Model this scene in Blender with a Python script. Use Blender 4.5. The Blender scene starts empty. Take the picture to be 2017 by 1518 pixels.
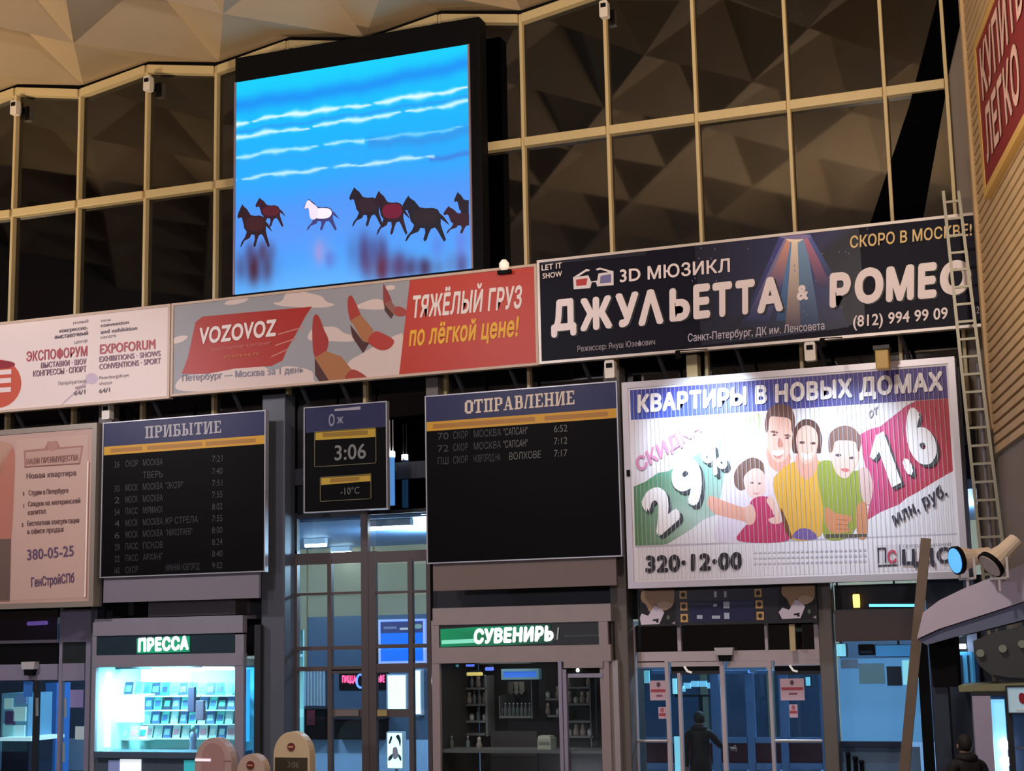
import bpy, bmesh, math, random
import numpy as np
from mathutils import Vector, Matrix
from mathutils.geometry import tessellate_polygon
random.seed(7)
scene = bpy.context.scene
COL = scene.collection

# ------------------------------------------------------------------ camera
# world: X right along the facade, Y away from the viewer, Z up; facade glass at Y = 0
FPX, YAW, PITCH, ROLL = 3052.07, 0.360475, 0.158896, -0.021159
CAM = np.array([0.0, -25.0, 3.1])
_f = np.array([-math.sin(YAW)*math.cos(PITCH), math.cos(YAW)*math.cos(PITCH), math.sin(PITCH)])
_r0 = np.array([math.cos(YAW), math.sin(YAW), 0.0]); _u0 = np.cross(_r0, _f)
_r = _r0*math.cos(ROLL)+_u0*math.sin(ROLL); _u = -_r0*math.sin(ROLL)+_u0*math.cos(ROLL)
cd = bpy.data.cameras.new('camera'); cam = bpy.data.objects.new('camera', cd); COL.objects.link(cam)
cd.sensor_width = 36; cd.lens = 36*FPX/2017; cd.clip_end = 300
cam.matrix_world = Matrix(((_r[0], _u[0], -_f[0], CAM[0]), (_r[1], _u[1], -_f[1], CAM[1]),
                           (_r[2], _u[2], -_f[2], CAM[2]), (0, 0, 0, 1)))
scene.camera = cam

def lin(c):
    c = c/255.0
    return c/12.92 if c <= 0.04045 else ((c+0.055)/1.055)**2.4
def C(r, g, b): return (lin(r), lin(g), lin(b))

# ------------------------------------------------------------------ world and hall lights
w = bpy.data.worlds.new('night'); scene.world = w; w.use_nodes = True
w.node_tree.nodes['Background'].inputs[0].default_value = (0.25, 0.35, 0.6, 1)
w.node_tree.nodes['Background'].inputs[1].default_value = 0.006
vs = scene.view_settings
vs.view_transform = 'Standard'; vs.look = 'None'; vs.exposure = 0.0; vs.gamma = 1.0; vs.use_curve_mapping = False

def light(name, kind, loc, energy, color, aim=None, size=0.3, spot=60, blend=0.5):
    l = bpy.data.lights.new(name, kind); o = bpy.data.objects.new(name, l); COL.objects.link(o)
    l.energy = energy; l.color = color; o.location = loc
    if kind == 'AREA': l.shape = 'DISK'; l.size = size
    else: l.shadow_soft_size = size
    if kind == 'SPOT': l.spot_size = math.radians(spot); l.spot_blend = blend
    if aim is not None: o.rotation_euler = (Vector(aim)-Vector(loc)).to_track_quat('-Z', 'Y').to_euler()
    return o
WARM = (1.0, 0.75, 0.48); PINK = (1.0, 0.92, 0.96); COOL = (0.52, 0.77, 1.0)
light('hall_lamp', 'SPOT', (-21, -9.0, 9.8), 1700, PINK, (-19.0, -.9, 5.6), .35, 82, .8)
light('hall_lamp', 'SPOT', (-12, -10.0, 9.8), 900, PINK, (-12.0, -.9, 5.6), .35, 84, .8)
light('hall_lamp', 'POINT', (-4, -11.0, 9.8), 1150, (1.0, .88, .80), size=.35)
light('ceiling_uplight', 'SPOT', (-24, -5.0, 8.0), 2300, WARM, (-18.5, -2.5, 14.0), .3, 80, .9)
light('ceiling_uplight', 'SPOT', (-2.5, -14.0, 7.0), 4300, WARM, (-6, -9, 14.0), .3, 100, .9)
light('wall_uplight', 'SPOT', (-3.2, -9.0, 5.0), 620, WARM, (-0.7, -3.5, 11.0), .2, 75, .8)
light('rear_fill_light', 'POINT', (-16, -25.0, 5.5), 1400, (.86, .84, 1.0), size=.5)  # both rear lights are unseen, added to fill the dim lower front
light('rear_fill_light', 'POINT', (3, -30.0, 5.5), 1400, (.86, .84, 1.0), size=.5)

# ------------------------------------------------------------------ helpers
def ray(px, py):
    return _f + _r*((px-1008.5)/FPX) - _u*((py-759.0)/FPX)
def P(px, py, y):
    """point of the vertical plane Y = y seen at a photo pixel -> (X, Z)"""
    d = ray(px, py); t = (y-CAM[1])/d[1]
    return CAM[0]+d[0]*t, CAM[2]+d[2]*t
def rect(x0, y0, x1, y1, y):
    xm, ym = (x0+x1)/2, (y0+y1)/2
    return P(x0, ym, y)[0], P(x1, ym, y)[0], P(xm, y1, y)[1], P(xm, y0, y)[1]

_mats = {}
def mat(name, rgb=(0.5, 0.5, 0.5), rough=0.5, metal=0.0, emit=0.0, ecol=None, noise=0.0, scale=3.0, spec=0.5, bump=0.0):
    if name in _mats: return _mats[name]
    m = bpy.data.materials.new(name); m.use_nodes = True; nt = m.node_tree; b = nt.nodes['Principled BSDF']
    b.inputs['Base Color'].default_value = (*rgb, 1); b.inputs['Roughness'].default_value = rough
    b.inputs['Metallic'].default_value = metal; b.inputs['Specular IOR Level'].default_value = spec
    if noise or bump:
        tc = nt.nodes.new('ShaderNodeTexCoord'); n = nt.nodes.new('ShaderNodeTexNoise')
        n.inputs['Scale'].default_value = scale; n.inputs['Detail'].default_value = 6
        nt.links.new(tc.outputs['Object'], n.inputs['Vector'])
        if noise:
            mx = nt.nodes.new('ShaderNodeMix'); mx.data_type = 'RGBA'
            mx.inputs['A'].default_value = (*[c*(1-noise) for c in rgb], 1)
            mx.inputs['B'].default_value = (*[min(1, c*(1+noise)) for c in rgb], 1)
            nt.links.new(n.outputs['Fac'], mx.inputs['Factor']); nt.links.new(mx.outputs['Result'], b.inputs['Base Color'])
        if bump:
            bp = nt.nodes.new('ShaderNodeBump'); bp.inputs['Strength'].default_value = bump; bp.inputs['Distance'].default_value = .02
            nt.links.new(n.outputs['Fac'], bp.inputs['Height']); nt.links.new(bp.outputs['Normal'], b.inputs['Normal'])
    if emit:
        b.inputs['Emission Color'].default_value = (*(ecol or rgb), 1); b.inputs['Emission Strength'].default_value = emit
    _mats[name] = m
    return m
def glass(name, tint, ior=1.5, rough=0.0, gloss=(1, 1, 1)):
    if name in _mats: return _mats[name]
    m = bpy.data.materials.new(name); m.use_nodes = True; nt = m.node_tree; nt.nodes.remove(nt.nodes['Principled BSDF'])
    o = nt.nodes['Material Output']; t = nt.nodes.new('ShaderNodeBsdfTransparent'); g = nt.nodes.new('ShaderNodeBsdfGlossy')
    fr = nt.nodes.new('ShaderNodeFresnel'); mx = nt.nodes.new('ShaderNodeMixShader')
    t.inputs[0].default_value = (*tint, 1); g.inputs['Color'].default_value = (*gloss, 1); g.inputs['Roughness'].default_value = rough
    ge = nt.nodes.new('ShaderNodeNewGeometry'); ma = nt.nodes.new('ShaderNodeMath'); ma.operation = 'MULTIPLY_ADD'   # same mirror share on both faces of a pane
    ma.inputs[1].default_value = 1/ior-ior; ma.inputs[2].default_value = ior
    nt.links.new(ge.outputs['Backfacing'], ma.inputs[0]); nt.links.new(ma.outputs[0], fr.inputs['IOR'])
    nt.links.new(fr.outputs[0], mx.inputs[0]); nt.links.new(t.outputs[0], mx.inputs[1]); nt.links.new(g.outputs[0], mx.inputs[2])
    nt.links.new(mx.outputs[0], o.inputs[0]); _mats[name] = m
    return m
def colmat(name, rough=0.45, emit=0.0):
    """print / screen: colours come from the printed picture stored on the mesh"""
    if name in _mats: return _mats[name]
    m = bpy.data.materials.new(name); m.use_nodes = True; nt = m.node_tree; b = nt.nodes['Principled BSDF']
    a = nt.nodes.new('ShaderNodeAttribute'); a.attribute_name = 'Col'
    b.inputs['Roughness'].default_value = rough; b.inputs['Specular IOR Level'].default_value = .3
    if emit:
        b.inputs['Base Color'].default_value = (0.01, 0.01, 0.01, 1)
        nt.links.new(a.outputs['Color'], b.inputs['Emission Color']); b.inputs['Emission Strength'].default_value = emit
    else: nt.links.new(a.outputs['Color'], b.inputs['Base Color'])
    _mats[name] = m
    return m

class MB:
    def __init__(s): s.v = []; s.f = []
    def add(s, vs, fs):
        n = len(s.v); s.v += [tuple(map(float, p)) for p in vs]; s.f += [tuple(i+n for i in f) for f in fs]; return s
    def box(s, x0, x1, y0, y1, z0, z1):
        return s.add([(x0,y0,z0),(x1,y0,z0),(x1,y1,z0),(x0,y1,z0),(x0,y0,z1),(x1,y0,z1),(x1,y1,z1),(x0,y1,z1)],
                     [(0,1,5,4),(1,2,6,5),(2,3,7,6),(3,0,4,7),(4,5,6,7),(3,2,1,0)])
    def px(s, x0, y0, x1, y1, yf, yb):
        X0, X1, Z0, Z1 = rect(x0, y0, x1, y1, yf); return s.box(X0, X1, yf, yb, Z0, Z1)
    def bar(s, a, b, wd, hd=None, up=(0, 0, 1)):
        a = Vector(a); b = Vector(b); d = (b-a).normalized(); u = Vector(up)
        if abs(d.dot(u)) > .98: u = Vector((0, 1, 0))
        sx = d.cross(u).normalized(); sy = sx.cross(d).normalized(); hd = hd or wd
        q = [sx*(i*wd/2)+sy*(j*hd/2) for i, j in ((-1,-1),(1,-1),(1,1),(-1,1))]
        return s.add([a+k for k in q]+[b+k for k in q], [(0,1,5,4),(1,2,6,5),(2,3,7,6),(3,0,4,7),(4,5,6,7),(3,2,1,0)])
    def tube(s, a, b, r, r2=None, n=10):
        a = Vector(a); b = Vector(b); d = (b-a).normalized(); u = Vector((0,0,1)) if abs(d.z) < .9 else Vector((1,0,0))
        sx = d.cross(u).normalized(); sy = sx.cross(d); r2 = r if r2 is None else r2
        vs = []
        for c, rr in ((a, r), (b, r2)):
            vs += [c+sx*(math.cos(2*math.pi*k/n)*rr)+sy*(math.sin(2*math.pi*k/n)*rr) for k in range(n)]
        return s.add(vs, [(k,(k+1)%n,n+(k+1)%n,n+k) for k in range(n)]+[tuple(range(n))[::-1], tuple(range(n,2*n))])
    def prism(s, pts, y0, y1):
        """outline in (X, Z), extruded along Y"""
        n = len(pts); tri = tessellate_polygon([[Vector((x, z, 0)) for x, z in pts]])
        vs = [(x, y0, z) for x, z in pts]+[(x, y1, z) for x, z in pts]
        return s.add(vs, [t for t in tri]+[tuple(i+n for i in t[::-1]) for t in tri]+[(k,(k+1)%n,n+(k+1)%n,n+k) for k in range(n)])
    def frame(s, x0, x1, z0, z1, yf, yb, t, tz=None):
        tz = tz or t
        s.box(x0, x0+t, yf, yb, z0, z1); s.box(x1-t, x1, yf, yb, z0, z1)
        s.box(x0+t, x1-t, yf, yb, z0, z0+tz); return s.box(x0+t, x1-t, yf, yb, z1-tz, z1)
    def lathe(s, prof, cx, cy, n=14):
        m = len(prof); vs = [(cx+r*math.cos(2*math.pi*k/n), cy+r*math.sin(2*math.pi*k/n), z) for r, z in prof for k in range(n)]
        fs = [(j*n+k, j*n+(k+1)%n, (j+1)*n+(k+1)%n, (j+1)*n+k) for j in range(m-1) for k in range(n)]
        return s.add(vs, fs+[tuple(range(n))[::-1], tuple(range((m-1)*n, m*n))])

_org = {}
def tag(o, label=None, cat=None, group=None, kind=None):
    for k, v in (('label', label), ('category', cat), ('group', group), ('kind', kind)):
        if v: o[k] = v
    return o
def empty(name, loc, label=None, cat=None, group=None, kind=None):
    o = bpy.data.objects.new(name, None); COL.objects.link(o); o.location = loc; o.empty_display_size = .1
    _org[o] = Vector(loc); return tag(o, label, cat, group, kind)
def link(name, me, m, parent=None, org=None):
    o = bpy.data.objects.new(name, me); COL.objects.link(o)
    if m and not me.materials: me.materials.append(m)
    if parent is not None: o.parent = parent; _org[o] = _org[parent]
    else: o.location = org; _org[o] = Vector(org)
    return o
def build(name, mb, m, parent=None, smooth=False, bevel=0.0):
    """mesh object from world-space geometry; top-level ones get their origin at the bottom centre"""
    if parent is not None: org = _org[parent]
    else:
        a = np.array(mb.v); lo, hi = a.min(0), a.max(0); org = Vector(((lo[0]+hi[0])/2, (lo[1]+hi[1])/2, lo[2]))
    me = bpy.data.meshes.new(name); me.from_pydata([(x-org.x, y-org.y, z-org.z) for x, y, z in mb.v], [], mb.f); me.update()
    bm = bmesh.new(); bm.from_mesh(me); bmesh.ops.recalc_face_normals(bm, faces=bm.faces); bm.to_mesh(me); bm.free()
    if smooth:
        for p in me.polygons: p.use_smooth = True
    o = link(name, me, m, parent, org)
    if bevel:
        md = o.modifiers.new('edge', 'BEVEL'); md.width = bevel; md.segments = 2; md.limit_method = 'ANGLE'
    return o
def pbox(name, m, parent, x0, y0, x1, y1, yf, yb, **k):
    return build(name, MB().px(x0, y0, x1, y1, yf, yb), m, parent, **k)

# --- boards: a flat rectangle in the hall; photo pixels inside its quad map onto it
def homog(src, dst):
    A = []; b = []
    for (x, y), (u, v) in zip(src, dst):
        A += [[x, y, 1, 0, 0, 0, -u*x, -u*y], [0, 0, 0, x, y, 1, -v*x, -v*y]]; b += [u, v]
    return np.append(np.linalg.solve(np.array(A, float), np.array(b, float)), 1).reshape(3, 3)
class Board:
    def __init__(s, quad, y=None, O=None, U=None):
        """quad: photo corners TL TR BR BL; plane Y=y, or through O along U"""
        s.U = Vector(U) if U is not None else Vector((1, 0, 0)); s.V = Vector((0, 0, 1))
        s.O = Vector(O) if O is not None else Vector((0, y, 0)); s.N = Vector((s.U.y, -s.U.x, 0))
        uv = []
        for q in quad:
            d = Vector(ray(*q)); c = Vector(CAM); t = (s.O-c).dot(s.N)/d.dot(s.N); p = c+d*t-s.O; uv.append((p.dot(s.U), p.z))
        s.u0 = (uv[0][0]+uv[3][0])/2; s.u1 = (uv[1][0]+uv[2][0])/2; s.v1 = (uv[0][1]+uv[1][1])/2; s.v0 = (uv[2][1]+uv[3][1])/2
        s.H = homog(quad, [(s.u0, s.v1), (s.u1, s.v1), (s.u1, s.v0), (s.u0, s.v0)]); s.z = None
    def zoom(s, ox, oy, k): s.z = (ox, oy, k); return s
    def at(s, px, py):
        if s.z: px, py = s.z[0]+px/s.z[2], s.z[1]+py/s.z[2]
        q = s.H @ np.array([px, py, 1.0]); return q[0]/q[2], q[1]/q[2]
    def p3(s, u, v, d=0.0): return s.O+s.U*u+s.V*v+s.N*d
    def slab(s, mb, u0, u1, v0, v1, d0, d1):
        c = [s.p3(u, v, d) for d in (d1, d0) for u, v in ((u0, v0), (u1, v0), (u1, v1), (u0, v1))]
        return mb.add(c, [(0,1,2,3),(7,6,5,4),(0,4,5,1),(1,5,6,2),(2,6,7,3),(3,7,4,0)])
    def ring(s, mb, t, d0, d1, grow=0.0):
        u0, u1, v0, v1 = s.u0-grow, s.u1+grow, s.v0-grow, s.v1+grow
        s.slab(mb, u0, u0+t, v0, v1, d0, d1); s.slab(mb, u1-t, u1, v0, v1, d0, d1)
        s.slab(mb, u0+t, u1-t, v0, v0+t, d0, d1); return s.slab(mb, u0+t, u1-t, v1-t, v1, d0, d1)

class Print:
    """flat printed picture on a board, polygons with their own ink colours"""
    def __init__(s, b): s.b = b; s.v = []; s.f = []; s.c = []; s.k = 0
    def poly(s, pts, col, uv=False, d=None):
        s.k += 1; d = .0015+.00015*s.k if d is None else d
        q = [p if uv else s.b.at(*p) for p in pts]; e = getattr(s.b, 'edge', 0)
        q = [(min(max(x, s.b.u0+e), s.b.u1-e), min(max(y, s.b.v0+e), s.b.v1-e)) for x, y in q]
        cols = col if isinstance(col[0], (tuple, list)) else [col]*len(q)
        tri = tessellate_polygon([[Vector((x, y, 0)) for x, y in q]]); n = len(s.v)
        s.v += [s.b.p3(x, y, d) for x, y in q]; s.c += [C(*k) for k in cols]; s.f += [tuple(i+n for i in t) for t in tri]
    def blob(s, pts, col, n=5):
        out = []; m = len(pts)
        for i in range(m):
            p0, p1, p2, p3 = (np.array(pts[(i+k) % m], float) for k in (-1, 0, 1, 2))
            for t in np.linspace(0, 1, n, endpoint=False):
                out.append(tuple(.5*(2*p1+(p2-p0)*t+(2*p0-5*p1+4*p2-p3)*t*t+(3*p1-p0-3*p2+p3)*t**3)))
        s.poly(out, col)
    def disc(s, x, y, rx, ry, col, n=24):
        s.poly([(x+rx*math.cos(2*math.pi*k/n), y+ry*math.sin(2*math.pi*k/n)) for k in range(n)], col)
    def quad(s, x0, y0, x1, y1, col): s.poly([(x0, y0), (x1, y0), (x1, y1), (x0, y1)], col)
    def done(s, name, parent, m):
        s.b.top = .0015+.00015*s.k
        org = _org[parent]; me = bpy.data.meshes.new(name); me.from_pydata([tuple(p-org) for p in s.v], [], s.f); me.update()
        a = me.color_attributes.new('Col', 'FLOAT_COLOR', 'POINT')
        a.data.foreach_set('color', np.array([(*c, 1) for c in s.c], np.float32).ravel())
        # all faces towards the viewer
        bm = bmesh.new(); bm.from_mesh(me); N = s.b.N
        for f in bm.faces:
            if f.normal.dot(N) < 0: f.normal_flip()
        bm.to_mesh(me); bm.free()
        return link(name, me, m, parent)

CAP = 0.682
def glyphs(s, bold=0.0, shear=0.0):
    """outlines of the built-in typeface, filled contour by contour -> (points with a tiny depth, faces)"""
    c = bpy.data.curves.new('t', 'FONT'); c.body = s; c.shear = shear; c.resolution_u = 4; c.fill_mode = 'NONE'; c.space_character = 1+bold*2
    o = bpy.data.objects.new('t', c); COL.objects.link(o); dg = bpy.context.evaluated_depsgraph_get()
    me = bpy.data.meshes.new_from_object(o.evaluated_get(dg)); co = [tuple(p.co)[:2] for p in me.vertices]; nb = {}
    for ed in me.edges:
        a, b = ed.vertices; nb.setdefault(a, []).append(b); nb.setdefault(b, []).append(a)
    bpy.data.objects.remove(o); bpy.data.curves.remove(c); bpy.data.meshes.remove(me)
    loops = []; seen = set()
    for a in sorted(nb):
        if a in seen: continue
        lp = [a]; seen.add(a); cur = a
        while True:
            nx = [k for k in sorted(nb[cur], key=lambda k: (k != cur+1, k)) if k not in seen]
            if not nx: break
            cur = nx[0]; seen.add(cur); lp.append(cur)
        if len(lp) > 2: loops.append([co[k] for k in lp])
    def area(l): return .5*sum(x0*y1-x1*y0 for (x0, y0), (x1, y1) in zip(l, l[1:]+l[:1]))
    def inside(p, l):
        r = False
        for (x0, y0), (x1, y1) in zip(l, l[1:]+l[:1]):
            if (y0 > p[1]) != (y1 > p[1]) and p[0] < x0+(p[1]-y0)*(x1-x0)/(y1-y0): r = not r
        return r
    ar = [area(l) for l in loops]; sgn = [1 if x > 0 else -1 for x in ar]; cont = []
    for k in range(len(loops)): cont.append([q for q in range(len(loops)) if q != k and inside(loops[k][0], loops[q])])
    outs = [k for k in range(len(loops)) if sum(sgn[q] for q in cont[k])*sgn[k] >= 0]; holes = {k: [] for k in outs}
    for k in range(len(loops)):
        if k in holes: continue
        own = [q for q in cont[k] if q in holes]
        if own: holes[min(own, key=lambda q: abs(ar[q]))].append(k)
    v = []; f = []
    for j, k in enumerate(outs):
        ls = [loops[k]]+[loops[h] for h in holes[k]]; n = len(v)
        v += [(x, y, (j % 3)*.0003) for l in ls for x, y in l]
        f += [tuple(i+n for i in t) for t in tessellate_polygon([[Vector((x, y, 0)) for x, y in l] for l in ls])]
    v = np.array(v)
    if bold:                                   # heavier weight: the same glyphs laid round their own outline
        n = len(v); k = 8; vv = [v]; ff = list(f)
        for a in range(k):
            t = 2*math.pi*a/k; vv.append(v+np.array([math.cos(t)*bold, math.sin(t)*bold, (a+1)*.0009])); ff += [tuple(i+n*(a+1) for i in q) for q in f]
        v = np.concatenate(vv); v[:, 1] += bold; f = ff
    return v, f
def text(b, s, p0, p1, cap, m, parent, bold=0.0, shear=0.0, d=.004, name='lettering', up=None, fit=True):
    """s written from photo point p0 to p1 (baseline), cap pixels tall"""
    v, f = glyphs(s, bold, shear) if isinstance(s, str) else s
    d += getattr(b, 'top', 0)
    A = np.array(b.at(*p0)); B = np.array(b.at(*p1)); U = np.array(b.at(*(up or (p0[0], p0[1]-cap))))
    x0, x1 = v[:, 0].min(), v[:, 0].max(); ex = (B-A)/(x1-x0); ey = (U-A)/(CAP+2*bold)
    q = A[None]+(v[:, 0:1]-x0)*ex[None]+(v[:, 1:2])*ey[None]
    org = _org[parent]; me = bpy.data.meshes.new(name)
    me.from_pydata([tuple(b.p3(x, y, d+z)-org) for (x, y), z in zip(q, v[:, 2])], [], f); me.update()
    bm = bmesh.new(); bm.from_mesh(me)
    for fc in bm.faces:
        if fc.normal.dot(b.N) < 0: fc.normal_flip()
    bm.to_mesh(me); bm.free()
    return link(name, me, m, parent)
# slab-serif capitals of the station boards, drawn as bars
def R_(x0, x1, y0, y1): return [(x0,y0),(x1,y0),(x1,y1),(x0,y1)]
SLAB = {
 'П': (.85, [R_(.1,.3,0,1),R_(.55,.75,0,1),R_(0,.85,.86,1),R_(0,.4,0,.12),R_(.45,.85,0,.12)]),
 'Т': (.82, [R_(.3,.52,0,1),R_(0,.82,.86,1),R_(0,.1,.68,.9),R_(.72,.82,.68,.9),R_(.16,.66,0,.12)]),
 'Р': (.78, [R_(.1,.3,0,1),R_(0,.45,0,.12),R_(0,.62,.88,1),R_(.28,.62,.42,.53),R_(.54,.78,.5,.92)]),
 'И': (.9, [R_(.08,.28,0,1),R_(.62,.82,0,1),R_(0,.36,0,.1),R_(.54,.9,0,.1),R_(0,.36,.9,1),R_(.54,.9,.9,1),[(.26,.1),(.38,.1),(.64,.9),(.52,.9)]]),
 'Б': (.76, [R_(.1,.3,0,1),R_(0,.68,.88,1),R_(.58,.68,.68,.9),R_(0,.58,0,.12),R_(.28,.58,.46,.57),R_(.52,.76,.07,.52)]),
 'Ы': (1.15,[R_(.1,.3,0,1),R_(0,.4,.9,1),R_(0,.5,0,.12),R_(.28,.5,.46,.57),R_(.44,.67,.07,.52),R_(.84,1.04,0,1),R_(.74,1.15,0,.1),R_(.74,1.15,.9,1)]),
 'Е': (.74, [R_(.1,.3,0,1),R_(0,.7,.88,1),R_(.6,.7,.7,.9),R_(.28,.5,.45,.56),R_(0,.74,0,.12),R_(.64,.74,.1,.32)]),
 'О': (.78, [R_(0,.24,.14,.86),R_(.54,.78,.14,.86),[(.12,.82),(.66,.82),(.6,1),(.18,1)],[(.18,0),(.6,0),(.66,.18),(.12,.18)]]),
 'А': (.92, [[(.1,.05),(.2,.05),(.5,1),(.38,1)],[(.6,.05),(.82,.05),(.56,1),(.36,1)],R_(.24,.64,.28,.38),R_(0,.32,0,.1),R_(.54,.92,0,.1)]),
 'В': (.78, [R_(.1,.3,0,1),R_(0,.6,.88,1),R_(0,.6,0,.12),R_(.28,.6,.46,.57),R_(.5,.72,.52,.93),R_(.54,.78,.07,.5)]),
 'Л': (.9, [[(.02,0),(.16,0),(.36,1),(.24,1)],R_(.56,.78,0,1),R_(.2,.86,.88,1),R_(.46,.9,0,.1),R_(0,.24,0,.1)]),
 'Н': (.9, [R_(.1,.3,0,1),R_(.6,.8,0,1),R_(.28,.62,.44,.56),R_(0,.4,0,.1),R_(.5,.9,0,.1),R_(0,.4,.9,1),R_(.5,.9,.9,1)]),
}
def slab(s):
    v = []; f = []; x = 0
    for ch in s:
        wd, ps = SLAB[ch]
        for j, p in enumerate(ps): n = len(v); v += [(x+a, c*CAP, j*.0008) for a, c in p]; f.append(tuple(range(n, n+len(p))))
        x += wd+.1
    return np.array(v), f
def flat(name, rgb, rough=.5, emit=0, ecol=None): return mat(name, C(*rgb), rough, emit=emit, ecol=C(*ecol) if ecol else None)
PRN = colmat('poster_ink', .42)
# ------------------------------------------------------------------ materials of the hall
M_CONC = mat('ceiling_concrete', C(184, 162, 130), .8, noise=.12, scale=.8, bump=.15)
M_BEIGE = mat('mullion_paint', C(214, 194, 146), .45, noise=.06, scale=4)
M_STONE = mat('stone_cladding', C(190, 160, 118), .7, noise=.18, scale=2.2, bump=.3)
M_PLAIN = mat('plain_wall', C(128, 116, 104), .75, noise=.1, scale=1.0, bump=.1)
M_FLOOR = mat('granite_floor', C(110, 104, 100), .3, noise=.25, scale=6)
M_STEEL = mat('grey_steel', C(120, 116, 122), .4, metal=.3, noise=.06, scale=3)
M_DARKST = mat('dark_steel', C(44, 45, 50), .5, metal=.2, noise=.1, scale=3)
M_BLACK = mat('black_paint', C(10, 10, 13), .7, noise=.1, scale=3, spec=.15)
M_ALU = mat('aluminium', C(176, 166, 164), .38, metal=.35, noise=.05, scale=5)
M_FRAMEW = mat('light_frame', C(205, 200, 200), .4, metal=.1, noise=.04, scale=5)
M_NIGHT = glass('night_glass', (.30, .32, .36), 1.92, 0.04, (.95, .95, .95))
M_CLEAR = glass('clear_glass', (.86, .93, .95), 1.45, 0.0)
M_WHITE = mat('white_plastic', C(236, 228, 216), .4, noise=.03, scale=8)

# ------------------------------------------------------------------ hall shell
fl = build('floor', MB().box(-28, 14, -43, 12, -.3, 0), M_FLOOR); tag(fl, 'polished granite floor of the station hall', 'floor', kind='structure')
wl = build('wall_left', MB().box(-28.3, -28, -43, 0, 0, 15.5), M_PLAIN); tag(wl, 'plain side wall of the hall', 'wall', kind='structure')
wb = build('wall_back', MB().box(-28.3, 14, -43.3, -43, 0, 15.5), M_PLAIN); tag(wb, 'plain rear wall of the hall', 'wall', kind='structure')

# folded concrete ceiling: lattice of raised and sunk points
MX0, MDX = -20.1146, 1.57697
def mx(i): return MX0+MDX*i
def cz(i, j):
    if j == 0: return 14.47 if i % 2 == 0 else 14.21
    return 14.42+(.5 if (i+j) % 2 == 0 else -.42)+.05*math.sin(i*1.7+j*2.3)
def cy(j): return -2.45*j
ceil = empty('ceiling', (-12, -10, 14.2), 'warm lit concrete ceiling folded into triangular facets', 'ceiling', kind='structure')
rest = MB()
for i in range(-6, 22):
    for j in range(0, 18):
        a, b, c, d = [(mx(p), cy(q), cz(p, q)) for p, q in ((i, j), (i+1, j), (i+1, j+1), (i, j+1))]
        tris = ((a, b, d), (b, c, d)) if (i+j) % 2 == 0 else ((a, b, c), (a, c, d))
        for t in tris:
            if j < 3 and -2 <= i <= 9:
                top = [(x, y, z+.06) for x, y, z in t]
                build('facet', MB().add(list(t)+top, [(0,1,2),(5,4,3),(0,3,4,1),(1,4,5,2),(2,5,3,0)]), M_CONC, ceil)
            else: rest.add(t, [(0, 1, 2)])
tag(build('facet_field', rest, M_CONC, ceil), kind='stuff')

# glazed front wall
win = empty('window_1', (-11, 0, 6.2), 'tall night-dark glazed front wall in a beige grid', 'window', kind='structure')
TR = 11.73; ZB = 6.15; XE = -1.79
cols = [mx(i) for i in range(-4, 12)]+[XE]
def topz(x): k = (x-MX0)/MDX; i = math.floor(k); t = k-i; return cz(i, 0)*(1-t)+cz(i+1, 0)*t
for n, x in enumerate(cols):
    build('mullion', MB().box(x-.03, x+.03, -.12, .02, ZB, topz(x)-.1), M_BEIGE, win, bevel=.012)
for x0, x1 in zip(cols[:-1], cols[1:]):
    build('transom', MB().box(x0+.03, x1-.03, -.16, .02, TR-.1, TR+.06), M_BEIGE, win, bevel=.012)
    build('transom', MB().box(x0+.03, x1-.03, -.12, .02, 8.1, 8.2), M_BEIGE, win)
    za, zb = topz(x0), topz(x1)
    h = MB(); h.add([(x0+.04,-.15,za-.27),(x1-.04,-.15,zb-.27),(x1-.04,-.15,zb-.11),(x0+.04,-.15,za-.11)]+
                    [(x0+.04,.02,za-.27),(x1-.04,.02,zb-.27),(x1-.04,.02,zb-.11),(x0+.04,.02,za-.11)],
                    [(0,1,2,3),(7,6,5,4),(0,4,5,1),(1,5,6,2),(2,6,7,3),(3,7,4,0)])
    build('head_rail', h, M_BEIGE, win)
    build('gap_shade', MB().add([(x0,-.06,za-.12),(x1,-.06,zb-.12),(x1,-.06,zb-.005),(x0,-.06,za-.005),(x0,-.01,za-.12),(x1,-.01,zb-.12),(x1,-.01,zb-.005),(x0,-.01,za-.005)],
          [(0,1,2,3),(7,6,5,4),(0,4,5,1),(1,5,6,2),(2,6,7,3),(3,7,4,0)]), M_BLACK, win)  # black strip put in for the shade of the gap under the ceiling
    for z0, z1a, z1b in ((TR+.06, za-.2, zb-.2), (8.2, TR-.1, TR-.1), (ZB, 8.1, 8.1)):
        build('pane', MB().add([(x0,0,z0),(x1,0,z0),(x1,0,z1b),(x0,0,z1a),(x0,.012,z0),(x1,.012,z0),(x1,.012,z1b),(x0,.012,z1a)],
              [(0,1,2,3),(7,6,5,4),(0,4,5,1),(1,5,6,2),(2,6,7,3),(3,7,4,0)]), M_NIGHT, win)
# dark reflection across the last bays, shaped as a black sheet behind the bars
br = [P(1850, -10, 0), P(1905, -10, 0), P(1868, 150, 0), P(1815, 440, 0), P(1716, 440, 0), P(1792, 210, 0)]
tag(build('reflection_band', MB().prism(br, -.075, -.02), mat('matt_black', C(4, 4, 5), .95, spec=.02)), 'black diagonal sheet for a dark reflection across the last window bays beside the right wall', 'reflection')

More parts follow.
